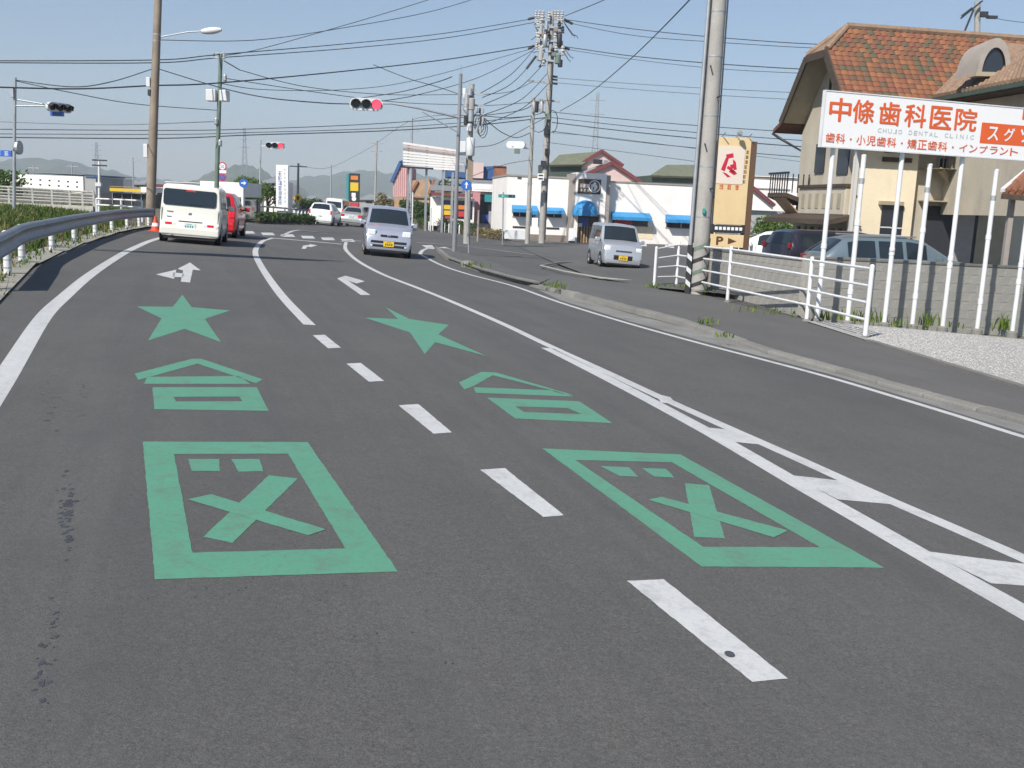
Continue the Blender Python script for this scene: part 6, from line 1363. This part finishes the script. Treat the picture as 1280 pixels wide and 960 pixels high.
# ---- cars across the junction
def sedan(label, paint, L=4.5, Wd=1.7, H=1.42, **kw):
    return car('sedan', label, paint, L=L, Wd=Wd, H=H, belt=.9, roofw=.55, top=[(-L/2,.62),(-L/2+.05,.9),(-L/2+.75,.98),(-L/2+1.3,1.36),(-L/2+1.6,1.41),(.1,1.42),(.35,1.38),(1.15,.95),(2.0,.8),(L/2,.55)], ws=(.4,1.1), rw=(-L/2+.82,-L/2+1.26), side=[(-L/2+1.45,-.35),(-.25,.45)], wheel=.31, plate='plate_white', group='vehicles on the road', **kw)
t, body, ring, plate_, hl, hw = sedan('silver sedan seen from behind waiting across the junction', 'paint_sedan')
for s in (-1,1): bx(t, 'tail_lamp', 'lamp_red', (s*.5,-hl-.03,.70),(s*.78,-hl+.05,.86))
plate_(-hl-.03,.72,-1); bx(t, 'bumper', 'paint_sedan', (-.8,-hl-.08,.3),(.8,-hl+.2,.55), .03); place(t, stand(438,283,0,-2,hl), -2)
L = 3.9
t, body, ring, plate_, hl, hw = car('hatchback', 'white hatchback seen from behind across the junction', 'paint_white', L=L, Wd=1.69, H=1.5, belt=.95, roofw=.58,
    top=[(-L/2,.6),(-L/2+.04,.98),(-L/2+.4,1.42),(-L/2+.65,1.49),(-.3,1.5),(.3,1.45),(1.05,.98),(1.7,.85),(L/2,.6)], ws=(.36,1.0), rw=(-L/2+.1,-L/2+.38), side=[(-1.2,-.4),(-.3,.45)], wheel=.3, plate='plate_white', group='vehicles on the road')
for s in (-1,1): bx(t, 'tail_lamp', 'lamp_red', (s*.66,-hl-.02,.75),(s*.78,-hl+.06,1.0))
plate_(-hl-.03,.6,-1); bx(t, 'bumper', 'paint_white', (-.78,-hl-.06,.28),(.78,-hl+.2,.52), .03); place(t, stand(399.5,281.3,0,-1,hl), -1)
L = 4.4
t, body, ring, plate_, hl, hw = car('delivery_van', 'white high roofed delivery van ahead of the white hatchback', 'paint_white', L=L, Wd=1.69, H=1.95, belt=1.1, roofw=.7,
    top=[(-L/2,.6),(-L/2+.02,1.1),(-L/2+.08,1.85),(-L/2+.2,1.94),(.6,1.95),(1.2,1.9),(1.9,1.1),(2.1,.9),(L/2,.55)], ws=(1.25,1.85), side=[(-1.9,-.5),(-.4,1.0)], wheel=.31, plate='plate_white', group='vehicles on the road')
MB().prism([(-.62,-hl-.005,1.2),(.62,-hl-.005,1.2),(.6,-hl+.045,1.68),(-.6,-hl+.045,1.68)], (0,.03,0)).build('rear_window', 'car_glass', t)
for s in (-1,1): bx(t, 'tail_lamp', 'lamp_red', (s*.7,-hl-.03,.7),(s*.8,-hl+.03,1.1))
plate_(-hl-.03,.62,-1); place(t, stand(416,276.8,0,0,hl), 0)
t, body, ring, plate_, hl, hw = sedan('dark blue car coming up behind the lilac car', 'paint_blue', H=1.5)
for s in (-1,1): bx(t, 'headlamp', 'lamp_clear', (s*.5,hl-.08,.6),(s*.75,hl+.02,.75))
plate_(hl+.03,.42,1); place(t, stand(497,286.5,0,180-6,-hl), 180-6)
L = 3.9
t, body, ring, plate_, hl, hw = car('hatchback', 'far silver car between the sedan and the lilac car', 'paint_silver', L=L, Wd=1.6, H=1.5, belt=.95, roofw=.58,
    top=[(-L/2,.6),(-L/2+.04,.98),(-L/2+.4,1.42),(-.3,1.5),(.3,1.45),(1.05,.98),(1.7,.85),(L/2,.6)], ws=(.36,1.0), rw=(-L/2+.1,-L/2+.38), side=[(-1.2,-.4),(-.3,.45)], wheel=.3, group='vehicles on the road', plate='plate_white')
for s in (-1,1): bx(t, 'headlamp', 'lamp_clear', (s*.5,hl-.08,.62),(s*.72,hl+.02,.78))
plate_(hl+.03,.42,1); place(t, stand(457,277.5,0,180-2,-hl), 180-2)
# ---- parked behind the block wall
def park(t, px, Y, h):
    p = U(px, 300, Y); t.location = (p.x, p.y, LOTZ); t.rotation_euler = (0, 0, -RAD(h))
L = 4.5
t, body, ring, plate_, hl, hw = car('wagon', 'pale blue silver wagon parked side on behind the block wall', 'paint_teal', L=L, Wd=1.7, H=1.5, belt=.92, roofw=.6,
    top=[(-L/2,.65),(-L/2+.06,1.0),(-L/2+.6,1.42),(-L/2+.95,1.49),(.1,1.5),(.5,1.44),(1.25,.98),(2.0,.84),(L/2,.55)], ws=(.55,1.2), rw=(-L/2+.12,-L/2+.56), side=[(-1.6,-.85),(-.75,-.1),(0,.55)], wheel=.31, plate='plate_white', group='cars parked by the clinic')
for s in (-1,1): bx(t, 'tail_lamp', 'lamp_red_off', (s*.55,-hl-.02,.75),(s*.78,-hl+.06,.95)); bx(t, 'headlamp', 'lamp_clear', (s*.5,hl-.1,.6),(s*.76,hl+.0,.75))
bx(t, 'roof_rail', 'alloy', (-.6,-1.4,1.5),(-.56,.3,1.54), .01); bx(t, 'roof_rail', 'alloy', (.56,-1.4,1.5),(.6,.3,1.54), .01); plate_(-hl-.03,.6,-1)
park(t, 1118, 27.2, 84)
L = 4.3
t, body, ring, plate_, hl, hw = car('people_van', 'dark van with a red tail lamp parked left of the pale wagon', 'paint_dark', L=L, Wd=1.7, H=1.56, belt=1.0, roofw=.62,
    top=[(-L/2,.65),(-L/2+.04,1.05),(-L/2+.25,1.46),(-L/2+.5,1.55),(.4,1.56),(.8,1.5),(1.6,1.02),(2.0,.88),(L/2,.55)], ws=(.85,1.55), rw=(-L/2+.07,-L/2+.24), side=[(-1.75,-.9),(-.8,.05),(.15,.8)], wheel=.31, plate='plate_white', group='cars parked by the clinic')
for s in (-1,1): bx(t, 'tail_lamp', 'lamp_red_off', (s*.66,-hl-.01,1.0),(s*.78,-hl+.08,1.16), .02)
plate_(-hl-.03,.7,-1); park(t, 1046, 31.2, 72)
L = 4.2
t, body, ring, plate_, hl, hw = car('hatchback', 'white car parked furthest left behind the block wall', 'paint_white', L=L, Wd=1.69, H=1.45, belt=.92, roofw=.58,
    top=[(-L/2,.6),(-L/2+.04,.95),(-L/2+.5,1.38),(-.4,1.45),(.2,1.4),(1.1,.95),(1.8,.82),(L/2,.55)], ws=(.28,1.05), rw=(-L/2+.1,-L/2+.46), side=[(-1.3,-.5),(-.4,.35)], wheel=.3, plate='plate_white', group='cars parked by the clinic')
for s in (-1,1): bx(t, 'headlamp', 'lamp_clear', (s*.5,hl-.1,.6),(s*.74,hl+.0,.75))
plate_(hl+.03,.45,1); park(t, 968, 34.5, -62)
# ================================================================== TREES, HEDGES, AIR
mat('bark', (.10,.075,.05), .9, noise=(12,.3), bump=(30,.6,.02))
def leaf_cloud(b, lobes, n, size, r):
    for _ in range(n):
        c, rad = r.choice(lobes); v = Vector((r.gauss(0,1), r.gauss(0,1), r.gauss(0,1))).normalized()*rad*(r.random()**.35); v.z *= .85; q = c+v
        a = Vector((r.gauss(0,1), r.gauss(0,1), r.gauss(0,1))).normalized(); u = a.orthogonal().normalized(); w_ = a.cross(u); s = size*r.uniform(.6,1.3)
        b.add([q-u*s-w_*s*.4, q+w_*s*.5-u*s*.2, q+u*s+w_*s*.3, q-w_*s*.5], [(0,1,2,3)])
def tree(label, p, h, rad, leaf, n, size, seed, name='tree', trunk=True, flat=1.):
    r = random.Random(seed); t = thing(name, label, 'tree' if trunk else 'hedge', p)
    lobes = [(Vector((r.uniform(-1,1)*rad*.6, r.uniform(-1,1)*rad*.6*flat, h*.38+r.random()*h*.45)), rad*r.uniform(.35,.55)) for _ in range(9)]
    if trunk:
        MB().tube([(0,0,-.2),(.05,0,h*.25),(0,.05,h*.6)], [.14,.11,.05], 8).build('trunk', 'bark', t, smooth=60)
        for c, rr_ in lobes[:5]: MB().tube([(0,0,h*.25), c*.6+Vector((0,0,h*.12)), c], [.06,.04,.015], 6).build('limb', 'bark', t, smooth=60)
    b = MB(); leaf_cloud(b, lobes, n, size, r); b.build('crown', leaf, t)
    return t
tree('round green tree left of the tall white sign', B(321,72), 3.0, 1.55, 'leaf_mid', 2600, .10, 1); 
tree('darker tree close behind the round green tree', B(334,80), 3.0, 1.2, 'leaf_dark', 1400, .11, 2)
tree('dark tree before the pink shed', B(512,96), 2.6, 1.4, 'leaf_dark', 1500, .13, 3)
tree('dark tree right of the pink shed by the white shop', B(529,94), 2.6, 1.2, 'leaf_dark', 1300, .13, 4)
tree('bright green tree seen between the mast and the blue roof', B(562,100), 5.2, 1.5, 'leaf_mid', 1500, .15, 5)
tree('green garden tree between the sign tower and the clinic', B(972,56), 3.6, 1.5, 'leaf_mid', 2600, .10, 6)
tree('small dark garden tree beside the clinic wall', B(986,50), 2.6, .9, 'leaf_dark', 1500, .09, 7)
tree('yellowish shrub tree at the far roadside behind the lilac car', B(487,120), 3.4, 1.8, 'leaf_dry', 1200, .16, 8)
def hedge(label, p0, p1, h, wd, leaf, n, size, seed):
    r = random.Random(seed); t = thing('hedge', label, 'hedge', p0); b = MB(); d = p1-p0
    for _ in range(n):
        f_ = r.random(); z = h*(r.random()**.6)*(1+.15*math.sin(f_*23+seed)); q = d*f_+Vector((r.gauss(0,wd*.35), r.gauss(0,wd*.35), z))
        a = Vector((r.gauss(0,1), r.gauss(0,1), r.gauss(0,1))).normalized(); u = a.orthogonal().normalized(); w_ = a.cross(u); s = size*r.uniform(.6,1.3)
        b.add([q-u*s-w_*s*.4, q+w_*s*.5-u*s*.2, q+u*s+w_*s*.3, q-w_*s*.5], [(0,1,2,3)])
    b.build('leaves', leaf, t); MB().bar(Vector((0,0,h*.3)), d+Vector((0,0,h*.3)), wd*.5, h*.5).build('stems', 'bark', t); return t
hedge('low clipped hedge across the junction below the tall white sign', P(322,279.2), P(392,281), .6, .5, 'leaf_dark', 2200, .09, 21)
hedge('green hedge along the corner opposite, behind the lilac car', P(524,285.5), P(592,295), 1.0, .6, 'leaf_dark', 3200, .09, 22)
hedge('dry patch of shrubs at the left end of the restaurant', P(596,296.5), P(634,301.5), .7, .5, 'leaf_dry', 900, .09, 23)
hedge('dark hedge in the background left of the white hatchback', B(372,110), B(398,112), 1.6, .8, 'leaf_dark', 1200, .15, 24)
hedge('scrubby growth behind the far metal railing', B(-20,66), B(24,66), 1.5, .8, 'leaf_mid', 1000, .14, 25)
# bollards and a guard rail on the far corner
mat('bollard_white', (.7,.7,.68), .5)
xs_ = (531,536,541,549,556,561,568,574)
for i, x_ in enumerate(xs_):
    p = P(x_, 287+(x_-531)*.135); o = MB().lathe([(.05,-.1),(.05,.72),(.02,.76)], (0,0,0), 'z', 8).build('bollard', 'bollard_white', smooth=50); o.location = p
    tag(o, 'slim white bollard, '+('first','second','third','fourth','fifth','sixth','seventh','eighth')[i]+' from the left before the corner hedge', 'bollard', 'white bollards at the corner')
a, c = B(312,70), B(370,74); t = thing('steel_railing', 'pale steel railing in front of the hedge across the junction', 'railing', a)
for k in range(5): q = (c-a)*(k/4); MB().tube([q-Vector((0,0,.1)), q+Vector((0,0,.95))], .05, 8).build('post', 'white_metal', t)
for z_ in (.45,.85): MB().tube([Vector((0,0,z_)), (c-a)+Vector((0,0,z_))], .06, 8).build('rail', 'old_rail', t)
a, c = B(368,70), B(394,71); t = thing('dark_railing', 'short dark panel railing left of the white hatchback', 'railing', a); mat('navy', (.06,.06,.14), .5)
MB().bar(Vector((0,0,.85)), c-a+Vector((0,0,.85)), .08, .16).build('top_rail', 'navy', t)
for k in range(7): q = (c-a)*(k/6); MB().box(q+Vector((-.06,-.05,-.1)), q+Vector((.06,.05,.8))).build('post', 'white_metal', t)
for (px, Y, m_, lb) in ((597,64,'pillar_grey','grey post stump left of the dark shop window'),(538,84,'white_metal','white gate post at the left of the poster shop'),(515,86,'white_metal','slim white pole before the dark trees')):
    p = B(px, Y); t = thing('post', lb, 'post', p); MB().tube([(0,0,-.1),(0,0,1.9 if px != 515 else 3.)], .06, 8).build('shaft', m_, t); MB().lathe([(.075,0),(.05,.05)], (0,0,1.9 if px != 515 else 3.), 'z', 8).build('cap', m_, t)
p = P(595,302); o = MB().lathe([(.2,-.05),(.21,.06),(.15,.13),(.05,.16)], (0,0,0), 'z', 10).build('boulder', 'kerb_concrete', smooth=30); o.location = P(584,332,.05); tag(o, 'small weathered stone block at the tip of the footway', 'stone')
# corner footway around the signal mast
cw = MB(); cw.poly([P(x, y, .1) for x, y in ((545,309.5),(560,310.5),(600,322),(650,340),(690,347),(672,355),(640,348),(600,337),(560,323))]); struct(cw.build('corner_footway', 'asphalt_walk', tri=True), 'tapering asphalt footway tip at the signal mast')
ck = MB()
cpt = [P(x, y, .07) for x, y in ((545,309.5),(560,323),(600,337),(640,348),(672,355))]
for a, c in zip(cpt, cpt[1:]): ck.bar(a, c, .14, .12)
struct(ck.build('corner_kerb', 'kerb_concrete'), 'kerb round the tapering footway tip')
# haze
hm = bpy.data.materials.new('air'); hm.use_nodes = True; nt = hm.node_tree; nt.nodes.remove(nt.nodes['Principled BSDF'])
pv = nt.nodes.new('ShaderNodeVolumePrincipled'); pv.inputs['Color'].default_value = (.80,.88,.97,1); pv.inputs['Density'].default_value = .00042; pv.inputs['Anisotropy'].default_value = .0
nt.links.new(pv.outputs[0], nt.nodes['Material Output'].inputs['Volume'])
hz = MB().box((-5500,-400,-60),(5500,4200,260)).build('haze', hm); hz['kind'] = 'stuff'; hz['label'] = 'thin pale haze in the air'
